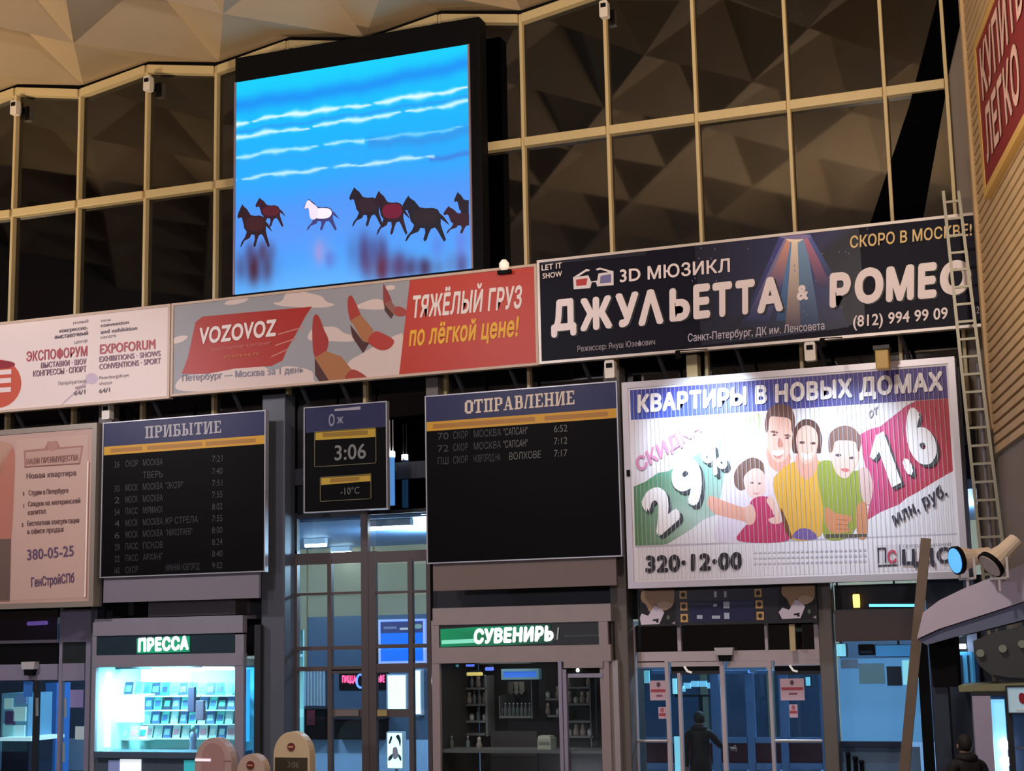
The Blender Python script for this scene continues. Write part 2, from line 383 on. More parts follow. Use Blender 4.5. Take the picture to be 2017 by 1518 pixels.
# lintel and wall behind the boards
lint = build('trim_1', MB().box(-28, XE+.1, -.1, .25, 5.85, 6.15), M_DARKST); tag(lint, 'dark steel lintel under the glazed wall', 'lintel', kind='structure')
def solid(n, x0, x1, z0, z1, y0=.02, y1=.2, m=M_DARKST, lab='dark wall panel behind the boards'):
    return tag(build('wall_front_%d' % n, MB().box(P(x0, 1200, 0)[0], P(x1, 1200, 0)[0], y0, y1, z0, z1), m), lab, 'wall', kind='structure')
solid(1, -700, 190, 3.6, 5.85); solid(2, 190, 560, 2.6, 5.85); solid(3, 848, 1232, 2.6, 5.85); solid(4, 1232, 1640, 3.3, 5.85); solid(5, 1640, 1900, 3.95, 5.85)
solid(6, -700, -160, 0, 3.6, lab='plain wall left of the entrance')
def column(x0, x1, z1, y0, y1, lab, m=M_STEEL):
    X0, X1 = P(x0, 1250, y0)[0], P(x1, 1250, y0)[0]
    tag(build('column', MB().box(X0, X1, y0, y1, 0, z1), m, bevel=.02), lab, 'column', kind='structure')
M_COL = mat('column_paint', C(86, 90, 100), .45, noise=.08, scale=2)
M_COLW = mat('column_paint_warm', C(112, 104, 98), .5, noise=.08, scale=2)
column(514, 560, 7.5, -.45, -.05, 'grey steel column right of the arrivals board', M_COL)
column(1203, 1236, 7.5, -.42, -.05, 'dull grey column between departures board and apartment billboard', M_COLW)
column(1612, 1640, 5.0, -.3, -.05, 'grey column right of the café menu board', M_COLW)
column(178, 190, 5.3, -.3, -.05, 'slim column left of the press kiosk', M_COL)
for x0, x1, lab in ((196, 222, 'short grey post above the arrivals board'), (838, 862, 'short warm grey post above the departures board'), (1352, 1374, 'peach lit post above the apartment billboard')):
    X0, X1 = P(x0, 730, -.35)[0], P(x1, 730, -.35)[0]
    tag(build('support_post', MB().box(X0, X1, -.35, -.1, 5.9, 7.6), M_BEIGE if x0 > 1300 else M_COLW, bevel=.01), lab, 'post')

# right side wall: plain return next to the glass, then ribbed cladding
WD = Vector((math.sin(math.radians(12)), -math.cos(math.radians(12)), 0)); WN = Vector((WD.y, -WD.x, 0)); C0 = Vector((-1.54, .05, 0))
def W(s, z, off=0.0): return C0+WD*s+WN*off+Vector((0, 0, z))
def wslab(mb, s0, s1, z0, z1, o0, o1):
    c = [W(s, z, o) for o in (o1, o0) for s, z in ((s0, z0), (s1, z0), (s1, z1), (s0, z1))]
    return mb.add(c, [(0,1,2,3),(7,6,5,4),(0,4,5,1),(1,5,6,2),(2,6,7,3),(3,7,4,0)])
tag(build('trim_2', MB().box(XE+.03, C0.x+.02, -.02, .1, 0, 14.4), M_PLAIN), 'narrow plain strip between the glazing and the right wall', 'trim', kind='structure')
wr = empty('wall_right', W(1, 0), 'right side wall with ribbed warm stone cladding', 'wall', kind='structure')
def hit(px, py, off=0.0):
    o = W(0, 0, off); d = Vector(ray(px, py)); c = Vector(CAM); t = (o-c).dot(WN)/d.dot(WN); p = c+d*t
    return (p-o).dot(WD), p.z
S1 = hit(1945, 420)[0]
# plain return: its far upper corner is cut away
mb = MB(); o1 = -.25
prof = [(0, 0), (S1+.2, 0), (S1+.2, 15.2), (hit(1915, -10)[0], 14.6), (.05, 11.7), (0, 11.7)]
n = len(prof); vs = [W(s, z, 0) for s, z in prof]+[W(s, z, o1) for s, z in prof]
tri = tessellate_polygon([[Vector((s, z, 0)) for s, z in prof]])
mb.add(vs, list(tri)+[tuple(i+n for i in t[::-1]) for t in tri]+[(k, (k+1) % n, n+(k+1) % n, n+k) for k in range(n)])
build('return_panel', mb, M_PLAIN, wr)
build('backing', wslab(MB(), S1, 46, 0, 15.2, -.25, .10), M_PLAIN, wr)
build('edge_trim', wslab(MB(), S1-.06, S1+.10, 5.9, 15.0, .0, .2), M_STONE, wr, bevel=.02)
ZG = hit(2000, 870, .1)[1]
for k in range(58):
    z = ZG+.15*k
    if z > 14.9: break
    build('plank', wslab(MB(), S1+.1, 9.0, z, z+.105, .10, .155), M_STONE, wr)
tag(build('plank_field', wslab(MB(), 9.0, 46, ZG, 15, .1, .13), M_STONE, wr), kind='stuff')
# ------------------------------------------------------------------ LED screen
def frame_thing(name, quad, y, label, cat, depth, t, fm, group=None, grow=None, pm=None, panel_d=-.03, O=None, U=None):
    b = Board(quad, y, O, U); c = b.p3((b.u0+b.u1)/2, b.v0, -depth/2)
    r = empty(name, c, label, cat, group); g = t if grow is None else grow
    if t: build('frame', b.ring(MB(), t, -depth, .02, g), fm, r)
    b.face = build('panel', b.slab(MB(), b.u0-g+t, b.u1+g-t, b.v0-g+t, b.v1+g-t, -depth, 0), pm or PANEL, r)
    b.root = r; b.edge = max(0, t-g)+.002
    return b
PANEL = mat('board_panel', C(210, 205, 200), .5, noise=.03, scale=2)
b = Board([(466, 160), (921, 90), (929, 526), (463, 583)], -.7)
r = empty('led_screen', b.p3((b.u0+b.u1)/2, b.v0, -.2), 'big bright LED screen showing horses galloping along a blue beach', 'screen')
# casing: dark surround, wider on the right and above
build('casing', b.slab(MB(), b.u0-.05, b.u1+.22, b.v0-.1, b.v1+.5, -.35, -.02), M_BLACK, r, bevel=.02)
build('bezel', b.slab(MB(), b.u0-.04, b.u0, b.v0, b.v1, -.03, .02), mat('bezel', C(150, 140, 160), .4), r); build('bezel', b.slab(MB(), b.u1, b.u1+.03, b.v0, b.v1, -.03, .02), mat('bezel'), r)
b.zoom(440, 60, 2.811)
pr = Print(b)
# the sea and wet sand as a fine grid of pixels
lines = [([(60,527),(400,465),(700,432),(1000,385),(1370,325)], 15, 1.0), ([(60,600),(450,547),(800,492),(1080,450),(1370,398)], 12, .95),
         ([(60,714),(400,662),(800,612)], 11, .8), ([(800,612),(1100,580),(1370,535)], 9, .45), ([(60,835),(400,792),(800,747),(1180,702)], 10, .85)]
darks = [([(60,420),(700,330),(1370,190)], 45, (10,130,240), .75), ([(60,570),(700,480),(1370,375)], 9, (40,150,240), .8), ([(820,625),(1100,620),(1370,560)], 30, (50,140,225), .7),
         ([(1150,720),(1370,690)], 14, (60,120,215), .8), ([(60,740),(800,650)], 12, (50,160,240), .5)]
refl = [(190,1320,85,75,(70,22,40),.85),(250,1230,40,50,(75,35,60),.7),(160,1240,30,50,(70,60,110),.6),(560,1230,45,60,(170,150,215),.7),(620,1270,25,40,(95,95,190),.6),
        (800,1230,60,90,(70,55,110),.75),(900,1310,75,70,(95,30,60),.85),(880,1210,40,60,(70,50,100),.7),(1000,1300,60,60,(80,50,100),.7),(1110,1310,80,45,(60,35,75),.8),(1310,1290,50,55,(75,60,120),.7),(1200,1200,40,60,(90,120,220),.5),(1330,1180,40,70,(110,110,210),.5)]
stops = [(0,(0,205,250)),(.1,(0,200,250)),(.2,(0,185,250)),(.35,(15,175,250)),(.5,(40,165,250)),(.62,(75,150,245)),(.75,(85,150,245)),(.88,(75,160,250)),(1,(95,175,250))]
def seg_y(pl, x):
    for (xa, ya), (xb, yb) in zip(pl[:-1], pl[1:]):
        if xa <= x <= xb: return ya+(yb-ya)*(x-xa)/(xb-xa)
    return None
GX, GY = 130, 150; idx = len(pr.v)
for j in range(GY+1):
    for i in range(GX+1):
        a, t = i/GX, j/GY
        u = b.u0+(b.u1-b.u0)*a; v = b.v1+(b.v0-b.v1)*t
        zx = 74+(1352-74)*a+20*t*a; zy = 288+(84-288)*a+(1180+(50)*a)*t
        col = None
        tt = t+.012*math.sin(a*9+t*5)
        for (t0, c0), (t1, c1) in zip(stops[:-1], stops[1:]):
            if t0 <= tt <= t1 or (t1 == 1 and tt > 1) or (t0 == 0 and tt < 0):
                k = min(1, max(0, (tt-t0)/(t1-t0))); col = np.array(c0)*(1-k)+np.array(c1)*k; break
        wob = 5*math.sin(zx*.017)+3*math.sin(zx*.041+1)+.8*math.sin(zx*.13)
        for pl, wd, cc, s in darks:
            y = seg_y(pl, zx)
            if y is not None: k = s*math.exp(-((zy-y-wob)/wd)**2); col = col*(1-k)+np.array(cc)*k
        for pl, wd, s in lines:
            y = seg_y(pl, zx)
            if y is not None:
                ww = wd*(.8+.3*math.sin(zx*.011+wd)+.3*math.sin(zx*.037+2*wd)+.08*math.sin(zx*.11))
                k = s*math.exp(-((zy-y-wob)/ww)**2); col = col*(1-k)+np.array((225, 250, 250))*k
        for cx, cyy, rx, ry, cc, s in refl:
            rx *= 1.2; ry *= 1.2; k = 1.1*s*math.exp(-(((zx-cx)/rx)**2+((zy-cyy)/ry)**2)**1.3)*(.75+.25*math.sin(zx*.07+cx)); k = min(k, .95); col = col*(1-k)+np.array(cc)*k
        pr.v.append(b.p3(u, v, .001)); pr.c.append(C(*col))
for j in range(GY):
    for i in range(GX):
        a = idx+j*(GX+1)+i; pr.f.append((a, a+1, a+GX+2, a+GX+1))
HORSE = [(0,.72),(.03,.80),(.10,.93),(.15,1.0),(.18,.95),(.28,.88),(.38,.75),(.5,.73),(.65,.74),(.76,.70),(.80,.62),(.88,.55),(.97,.42),(1,.36),(.9,.44),(.82,.5),(.82,.38),(.86,.25),(.93,.05),(.89,0),(.83,.1),(.75,.25),(.70,.31),(.62,.28),(.57,.17),(.53,.04),(.48,0),(.46,.06),(.5,.19),(.49,.29),(.40,.30),(.36,.22),(.2,.15),(.12,.02),(.08,0),(.12,.12),(.22,.24),(.27,.36),(.2,.44),(.17,.56),(.13,.68),(.08,.69),(.03,.66)]
def horse(x0, y0, x1, y1, col, body=None, cut=None):
    pts = [(x0+a*(x1-x0), y1-c*(y1-y0)) for a, c in HORSE]
    if cut: pts = [(min(x, cut), y) for x, y in pts]
    pr.poly(pts, col)
    if body:
        x = lambda a: x0+a*(x1-x0); y = lambda c: y1-c*(y1-y0)
        pr.blob([(x(.25), y(.6)), (x(.4), y(.70)), (x(.7), y(.69)), (x(.79), y(.55)), (x(.68), y(.40)), (x(.4), y(.38)), (x(.27), y(.45))], body)
horse(180, 925, 350, 1090, (52, 20, 38), (88, 24, 42)); horse(78, 962, 275, 1205, (42, 18, 30), (62, 24, 30))
horse(452, 930, 650, 1108, (62, 60, 120), (250, 238, 248)); pr.blob([(456,985),(475,940),(500,955),(530,985),(520,1040),(490,1040),(478,985)], (242, 225, 245))
horse(705, 865, 905, 1085, (30, 20, 38), (46, 24, 40)); horse(840, 885, 1040, 1130, (40, 18, 34), (112, 16, 50)); horse(992, 912, 1255, 1165, (24, 20, 36), (36, 26, 36))
horse(1280, 890, 1420, 1060, (30, 20, 36), None, 1360); horse(1222, 968, 1420, 1120, (52, 20, 36), None, 1362)
pr.done('picture', r, colmat('led_pixels', .6, 1.05))

# ------------------------------------------------------------------ banner row
YB = -.9
CREAMF = mat('banner_edge', C(205, 180, 160), .5, noise=.05, scale=4)
def struts(root, xs, z, m=M_DARKST):
    for x in xs: build('strut', MB().bar((x, YB+.12, z+.1), (x+.25, -.12, z-1.05), .05), m, root)
    for x in xs[::2]: build('bracket', MB().bar((x, YB+.12, z+.5), (x, -.1, z+.5), .05), m, root)
# exhibition centre banner (runs on past the left of the picture)
q = [(-300, 668), (337, 598), (334, 785), (-300, 838)]
b = frame_thing('advert_banner', q, YB, 'pale pink exhibition centre banner with two columns of small print', 'banner', .12, .05, CREAMF, 'banners hung along the glazed wall', .0, mat('banner_white', C(240, 222, 215), .55, noise=.02, scale=1))
b.zoom(0, 520, 3.602); pr = Print(b)
pr.disc(-20, 850, 172, 172, (206, 92, 70)); pr.disc(0, 715, 105, 30, (150, 50, 60))
for y in (770, 830, 895): pr.poly([(-60, y-12), (78, y-22), (78, y+12), (-60, y+22)], (240, 220, 215))
pr.poly([(430,1005),(620,820),(640,830),(445,1010)], (205, 180, 190)); pr.disc(650, 815, 45, 40, (205, 185, 200))
pr.done('printed_picture', b.face, PRN)
INKG = flat('ink_grey', (110, 98, 112)); INKR = flat('ink_red', (186, 74, 84)); INKP = flat('ink_purple', (140, 96, 124))
for s, p0, p1, cap, m, bo in (('новый', (515,430), (622,415), 22, INKG, 0), ('конгрессно-', (418,490), (620,465), 26, INKG, .01), ('выставочный', (385,535), (620,505), 30, INKG, .01), ('центр', (525,570), (615,555), 24, INKG, 0),
        ('ЭКСПОФОРУМ', (185,695), (617,655), 68, INKR, .02), ('ВЫСТАВКИ · ШОУ', (290,742), (612,712), 38, INKP, .015), ('КОНГРЕССЫ · СПОРТ', (235,802), (612,766), 40, INKP, .015),
        ('Петербургское', (415,862), (612,842), 24, INKG, 0), ('шоссе', (535,888), (608,880), 22, INKG, 0), ('64/1', (528,934), (606,922), 30, INKG, .01),
        ('new', (715,412), (785,404), 20, INKG, 0), ('convention', (712,450), (912,425), 26, INKG, .01), ('and exhibition', (712,498), (972,468), 28, INKG, .01), ('centre', (712,535), (822,520), 26, INKG, 0),
        ('EXPOFORUM', (708,642), (1102,604), 68, INKR, .02), ('EXHIBITIONS · SHOWS', (705,698), (1140,655), 38, INKP, .015), ('CONVENTIONS · SPORT', (705,752), (1142,708), 40, INKP, .015),
        ('Peterburgskoye', (705,822), (915,800), 24, INKG, 0), ('shosse', (705,862), (795,852), 24, INKG, 0), ('64/1', (705,918), (780,908), 30, INKG, .01)):
    text(b, s, p0, p1, cap, m, b.face, bo)
struts(b.root, [-21, -19.4, -18.4, -16.3], b.v0)
# haulage banner
q = [(340, 599), (1058, 518), (1061, 716), (335, 784)]
b = frame_thing('advert_banner', q, YB, 'red and grey-blue haulage banner with winged boxes in a cloudy sky', 'banner', .12, .045, CREAMF, 'banners hung along the glazed wall', .0, mat('banner_sky', C(160, 160, 164), .55, noise=.04, scale=.8))
b.zoom(520, 480, 3.602); pr = Print(b)
SK = (222, 202, 194); dx = -648.4
def cl(*pts): pr.blob(pts, SK)
cl((80,420),(140,405),(180,340),(260,330),(340,350),(420,370),(460,410),(515,430),(440,450),(280,450),(130,440))
cl((-270,430),(-200,370),(-150,360),(-100,395),(-180,430)) ; cl((660,450),(730,410),(800,390),(860,400),(880,440),(930,455),(800,465))
cl((330,680),(350,610),(430,590),(520,590),(580,630),(640,650),(640,690),(480,690)); cl((560,980),(610,840),(700,780),(800,720),(880,680),(960,640),(1000,660),(975,930),(760,960))
cl((880,300),(930,290),(945,310),(920,325),(885,322)); cl((-130,130+170),(-80,275),(-50,300),(-90,315))
cl((-610,1048),(-590,960),(-450,930),(-250,900),(-50,850),(60,900),(180,870),(340,900),(360,960),(340,985),(0,1020),(-300,1050))
cl((-655,690),(-600,660),(-540,660),(-560,690),(-630,715))
RED = (178, 56, 46); RED2 = (196, 66, 50)
pr.poly([(-480,560),(-430,520),(-100,488),(355,445),(310,510),(250,620),(180,740),(140,830),(60,870),(-200,890),(-400,930),(-585,930),(-540,820)], (176, 54, 46))
for k, (x, y) in enumerate(((110, 640), (90, 720), (60, 800))): pr.poly([(x, y), (x+190-k*35, y-55), (x+185-k*35, y-45), (x, y+8)], (205, 140, 130))
BX = (176, 118, 78); DK = (84, 52, 50)
pr.blob([(365,520),(400,510),(440,610),(470,690),(440,790),(370,800),(355,650)], (170,62,58)); pr.poly([(370,810),(450,760),(560,800),(640,900),(580,962),(470,975)], BX); pr.poly([(370,810),(470,975),(400,985),(372,930)], DK); pr.blob([(600,920),(650,890),(740,945),(690,960),(590,965)], (170,70,60))
pr.blob([(612,385),(640,370),(680,450),(700,520),(640,560),(612,480)], (176,66,60)); pr.poly([(630,540),(700,500),(790,610),(760,700),(715,690)], BX); pr.poly([(625,570),(715,690),(760,700),(715,775),(640,660)], DK); pr.blob([(750,690),(800,620),(870,640),(935,685),(900,740),(830,750)], (184,66,58))
pr.blob([(862,290),(880,310),(920,400),(900,440),(865,430)], (150,66,64)); pr.poly([(868,425),(910,400),(960,460),(930,500)], (150,98,84)); pr.poly([(868,425),(935,500),(915,530),(870,470)], DK); pr.blob([(935,480),(960,440),(1020,465),(1015,505),(960,510)], (170,74,66))
pr.poly([(1050,232),(1925,128),(1945,850),(968,942)], RED2)
pr.done('printed_picture', b.face, PRN)
LW = flat('ink_white', (240, 228, 222)); LY = flat('ink_yellow', (240, 180, 40)); LG = flat('ink_bluegrey', (140, 140, 158))
text(b, 'ТЯЖЁЛЫЙ ГРУЗ', (1072,525), (1838,450), 150, LW, b.face, .03, .22)
text(b, 'по лёгкой цене!', (1040,725), (1815,648), 140, LY, b.face, .03, .22)
text(b, 'VOZOVOZ', (-448-0,720), (105,655), 118, LW, b.face, .035, .12)
text(b, 'транспортная компания', (-375,770), (60,715), 26, flat('ink_dullpink', (206, 120, 112)), b.face, 0)
text(b, 'vozovoz.ru', (-280,820), (-20,790), 26, flat('ink_orange', (214, 130, 80)), b.face, .01)
text(b, 'Петербург — Москва за 1 день', (-580,985), (290,915), 45, LG, b.face, .01)
struts(b.root, [-14.6, -13.2, -12.4, -10.2, -9.2], b.v0)
# musical banner
q = [(1062, 518), (1921, 417), (1942, 640), (1063, 715)]
b = frame_thing('advert_banner', q, YB, 'dark blue musical banner with big white title and beams of light', 'banner', .12, .045, mat('banner_alu', C(214, 204, 196), .4, metal=.2), 'banners hung along the glazed wall', .02, mat('banner_navy', C(20, 20, 36), .5, spec=.12, noise=.1, scale=1))
b.zoom(1040, 400, 3.879); pr = Print(b); NV = (22, 22, 40); cx = 2010
pr.poly([(1250,330),(1850,240),(2330,190),(2500,180),(2560,900),(2350,960),(1700,1040),(1300,1090)], [(20,22,42),(30,34,80),(46,44,92),(20,20,40),(18,18,34),(28,30,60),(34,40,88),(20,22,44)])
def beam(x0, y0, w0, x1, y1, w1, c0, c1): pr.poly([(x0-w0, y0), (x0+w0, y0-4), (x1+w1, y1), (x1-w1, y1)], [c0, c0, c1, c1])
beam(2010,235,120,2010,950,420,(70,74,150),(26,30,64))
beam(2000,245,60,1720,900,90,(150,140,190),(36,44,96)); beam(1990,250,30,1840,660,60,(240,170,140),(60,70,130)); beam(2020,250,35,1930,900,60,(110,160,220),(30,70,120))
beam(2015,240,26,2015,950,75,(255,236,214),(80,60,84)); beam(2060,245,30,2130,930,75,(130,170,210),(30,52,100)); beam(2090,245,24,2240,640,50,(200,130,160),(48,44,92)); beam(2110,240,14,2290,560,26,(90,110,190),(30,36,80))
pr.disc(2008, 260, 70, 40, (255, 240, 214)); pr.disc(2010, 255, 120, 22, (140, 130, 180))
for k in range(40):
    x = random.uniform(1200, 2600); y = random.uniform(300, 950)-(x-1200)*.1; pr.disc(x, y, 4, 9, (120, 120, 170), 6)
pr.poly([(110,462),(885,378),(885,405),(110,482)], (30,30,46))
# 3-D glasses
GW = (236, 226, 228)
pr.poly([(342,575),(455,558),(475,605),(520,598),(530,545),(642,528),(642,632),(520,642),(510,610),(480,612),(468,655),(345,664)], GW)
pr.poly([(362,592),(448,580),(440,632),(365,640)], (190, 60, 58)); pr.poly([(545,562),(624,548),(624,612),(540,620)], (120, 118, 170))
pr.poly([(342,575),(440,512),(470,518),(460,528),(440,530),(385,566)], GW); pr.poly([(510,512),(540,500),(642,528),(642,545),(545,515),(520,522)], GW)
pr.done('printed_picture', b.face, PRN)
WT = flat('title_white', (250, 236, 236)); GD = flat('ink_gold', (232, 200, 130)); DIM = flat('ink_dim', (160, 150, 160)); SH = flat('title_shadow', (8, 8, 14))
text(b, 'LET IT', (112,528), (262,505), 42, LW, b.face, .02); text(b, 'SHOW', (118,588), (262,568), 40, LW, b.face, .02)
text(b, '3D МЮЗИКЛ', (690,612), (1518,528), 95, WT, b.face, .02)
for ch, x0, x1, yb, cap in (('Д',175,362,990,225),('Ж',390,632,985,235),('У',655,830,958,245),('Λ',825,1015,945,255),('Ь',1060,1215,912,240),('Е',1240,1368,893,250),('Т',1385,1535,880,250),('Т',1560,1708,862,250),('А',1725,1925,848,255)):
    yy = yb+(0 if ch != 'Д' else -2); sl = .115*(x1-x0)
    text(b, ch, (x0+14, yy+8), (x1+14, yy+8-sl), cap, SH, b.face, .055, d=.002, name='letter_shadow')
    text(b, ch, (x0, yy), (x1, yy-sl), cap, WT, b.face, .055, d=.010)
b.zoom(1500, 400, 3.901)
text(b, '&', (245,750), (335,742), 120, WT, b.face, .05)
for ch, x0, x1, yb, cap in (('Р',500,665,808,255),('О',695,920,780,258),('М',940,1160,762,260),('Е',1190,1338,738,262),('О',1362,1610,712,250)):
    sl = .1*(x1-x0)
    text(b, ch, (x0+12, yb+8), (x1+12, yb+8-sl), cap, SH, b.face, .055, d=.002, name='letter_shadow')
    text(b, ch, (x0, yb), (x1, yb-sl), cap, WT, b.face, .06, d=.010)
text(b, 'СКОРО В МОСКВЕ!', (655,345), (1608,240), 88, GD, b.face, .02)
text(b, '(812) 994 99 09', (685,955), (1430,888), 88, WT, b.face, .02)
text(b, 'Санкт-Петербург, ДК им. Ленсовета', (-590,1068), (462,972), 58, flat('ink_lilac', (204, 196, 214)), b.face, .012)
text(b, 'Режиссер: Януш Юзефович', (-1425,1145), (-840,1090), 44, DIM, b.face, .012)
text(b, '12+', (1640,850), (1710,842), 55, DIM, b.face, .01)
struts(b.root, [-7.9, -6.6, -5.3, -4.0, -2.7], b.v0)

# ------------------------------------------------------------------ big apartment billboard (turning slats)
YL = -.95
q = [(1239, 765), (1867, 723), (1887, 1124), (1254, 1140)]
b = frame_thing('billboard', q, YL, 'large bright billboard with a smiling family and new apartments advert', 'billboard', .3, .10, mat('billboard_frame', C(196, 190, 196), .35, metal=.3), None, .13, mat('slat_white', C(232, 228, 236), .4, noise=.02, scale=2))
b.zoom(1200, 680, 2.801); pr = Print(b)
pr.poly([(108,238),(1868,120),(1890,302),(118,405)], [(66,74,170),(84,66,150),(80,56,128),(62,84,180)])
gr0, gr1, gr2 = (84, 140, 100), (140, 190, 170), (206, 232, 196)
pr.poly([(135,775),(200,748),(270,700),(330,690),(400,645),(470,610),(560,560),(640,500),(700,455),(770,400),(835,372),(850,470),(840,520),(720,560),(640,700),(600,930),(520,960),(450,1015),(320,1092),(200,1108),(146,1108)],
        [gr0,gr0,(96,160,130),(110,170,144),gr1,gr1,(170,215,200),(190,228,210),gr2,(190,214,150),(176,204,130),gr2,(232,240,226),(230,240,236),(150,190,180),(170,196,186),(180,204,196),(170,196,180),(110,150,120),(84,134,90),(84,134,80)])
rd0, rd1 = (200, 78, 128), (186, 58, 72)
pr.poly([(1385,500),(1440,470),(1500,455),(1570,400),(1640,345),(1700,315),(1886,303),(1905,705),(1850,730),(1790,765),(1700,820),(1640,850),(1600,885),(1500,925),(1425,968),(1440,800),(1400,600)],
        [rd0,rd0,rd0,rd0,(196,70,110),(192,62,84),rd1,rd1,rd1,rd1,(188,62,84),(190,66,90),(192,68,96),rd0,(196,72,104),rd0,rd0])
pr.poly([(146,1108),(1920,1052),(1927,1245),(150,1290)], (236, 232, 240)); pr.poly([(146,1100),(1920,1046),(1920,1056),(146,1112)], (196, 190, 204))
SKN = (244, 194, 178); SK2 = (226, 164, 146); HB = (112, 74, 66); HD = (92, 58, 52)
# man: shirt, arm, neck, head
pr.blob([(700,690),(860,620),(990,640),(1010,800),(960,1000),(900,1075),(620,1085),(590,1000),(640,860)], (228,216,234))
pr.blob([(560,830),(640,860),(760,900),(860,910),(880,960),(820,990),(700,960),(590,930),(545,880)], SK2)
pr.blob([(880,560),(1000,600),(985,680),(930,700),(880,650)], SK2)
pr.blob([(872,440),(890,370),(950,345),(1010,370),(1022,460),(1010,560),(970,635),(925,645),(885,590),(866,520)], SKN)
pr.blob([(868,480),(862,420),(885,350),(940,325),(1000,340),(1028,400),(1026,500),(1010,470),(1000,410),(930,395),(890,400),(880,470)], HB)
pr.blob([(900,588),(930,582),(968,584),(958,606),(930,616),(908,608)], (248,236,236)); pr.blob([(905,604),(930,614),(962,604),(950,622),(928,628)], (214,140,130)); pr.blob([(890,478),(915,472),(938,486),(915,488)], (140,96,88)); pr.blob([(965,498),(990,492),(1006,506),(985,506)], (140,96,88)); pr.disc(916, 496, 12, 6, (110,80,80)); pr.disc(985, 514, 11, 6, (110,80,80)); pr.blob([(935,520),(950,515),(962,560),(935,562)], (208,134,122))
# little girl with ball-like red dress
pr.blob([(690,720),(720,660),(790,620),(850,650),(860,720),(830,700),(800,740),(740,800),(700,780)], (122,92,84))
pr.blob([(745,730),(800,680),(850,700),(870,770),(850,830),(800,850),(760,810)], (236,198,190)); pr.disc(790, 760, 9, 6, (120,90,90)); pr.disc(832, 764, 9, 6, (120,90,90)); pr.blob([(795,812),(818,818),(836,810),(816,826)], (214,130,130)); pr.blob([(860,740),(930,720),(930,800),(880,830)], (232,214,226))
pr.blob([(720,1080),(740,1010),(800,950),(780,870),(830,835),(900,850),(905,930),(960,980),(985,1080)], (196,64,108))
pr.blob([(870,860),(905,840),(945,940),(950,980),(900,985),(880,960),(915,940)], (238,196,184)); pr.blob([(750,900),(790,880),(810,930),(800,980),(765,990),(752,950)], (232,184,168))
# woman
pr.blob([(905,770),(950,690),(1040,640),(1160,640),(1200,760),(1190,1000),(1130,1070),(1010,1070),(960,960)], (226,174,74))
pr.blob([(1040,600),(1140,600),(1150,680),(1095,745),(1040,690)], SK2)
pr.blob([(1014,580),(1018,490),(1050,428),(1098,410),(1150,434),(1178,510),(1172,590),(1150,600),(1040,600)], HD)
pr.blob([(1035,530),(1050,470),(1095,445),(1145,475),(1155,550),(1130,630),(1092,660),(1055,630)], (236,188,172))
pr.blob([(1062,595),(1092,605),(1128,595),(1115,628),(1092,636),(1070,622)], (250,236,232)); pr.disc(1068, 540, 15, 8, (92,60,60)); pr.disc(1128, 545, 15, 8, (92,60,60))
pr.blob([(1010,1060),(1050,1015),(1110,1020),(1150,1065),(1080,1075)], (122,96,160)); pr.blob([(950,900),(985,980),(1010,1070),(975,1030),(955,960)], (120,76,50))
# boy
pr.blob([(1150,680),(1220,640),(1340,700),(1420,690),(1430,800),(1400,900),(1330,1055),(1190,1065),(1180,900)], (150,160,66))
pr.blob([(1380,700),(1430,690),(1455,780),(1440,880),(1400,860)], (214,180,176)); pr.blob([(1365,900),(1420,880),(1420,1055),(1370,1058)], (206,140,100))
pr.blob([(1195,900),(1250,930),(1300,940),(1340,960),(1310,1000),(1330,1030),(1240,1040),(1200,1000)], (212,140,98))
for y in (965, 990, 1015): pr.poly([(1255, y), (1318, y+4), (1318, y+7), (1255, y+3)], (160, 96, 64))
pr.poly([(1190,1045),(1420,1045),(1420,1062),(1190,1068)], (92, 90, 76))
pr.blob([(1220,580),(1240,500),(1320,470),(1385,520),(1385,620),(1340,710),(1300,740),(1250,700)], (238,192,180)); pr.blob([(1215,590),(1218,500),(1270,455),(1340,455),(1390,510),(1385,590),(1370,580),(1360,540),(1290,530),(1250,540),(1235,590)], (126,92,84))
pr.disc(1268, 612, 17, 8, (96,84,92)); pr.disc(1342, 628, 15, 8, (96,84,92)); pr.blob([(1280,690),(1310,684),(1330,696),(1305,706)], (206,110,110))
# logo block
pr.poly([(1470,1108),(1590,1104),(1592,1222),(1474,1226)], (222,218,226)); pr.poly([(1598,1104),(1602,1104),(1604,1220),(1600,1220)], (60,60,80)); pr.poly([(1480,1216),(1588,1212),(1588,1222),(1480,1226)], (70,70,84))
for k in range(24):
    for y in (1140, 1170, 1200): pr.poly([(800+k*26, y-k*.6), (818+k*26, y-k*.6), (818+k*26, y+8-k*.6), (800+k*26, y+8-k*.6)], (206, 200, 216))
pr.done('printed_picture', b.face, PRN)
NVY = flat('ink_navy', (44, 40, 60)); BLKI = flat('ink_black', (30, 26, 34)); PKI = flat('ink_pink', (222, 140, 184)); W2 = flat('bill_white', (250, 246, 250)); SHD = flat('bill_shadow', (56, 62, 70))
text(b, 'КВАРТИРЫ В НОВЫХ ДОМАХ', (155,368), (1852,262), 98, W2, b.face, .05)
text(b, 'СКИДКА', (168,698), (520,470), 74, PKI, b.face, .035, up=(140, 628))
def slant(ch, p0, p1, up, bo=.06):
    o = 16
    text(b, ch, (p0[0]+o, p0[1]+o), (p1[0]+o, p1[1]+o), 1, SHD, b.face, bo, d=.002, up=(up[0]+o, up[1]+o), name='letter_shadow')
    text(b, ch, p0, p1, 1, W2, b.face, bo, d=.010, up=up)
slant('2', (275,1058), (405,945), (165,850)); slant('9', (435,925), (570,800), (320,700)); slant('%', (578,725), (668,660), (500,605), .04)
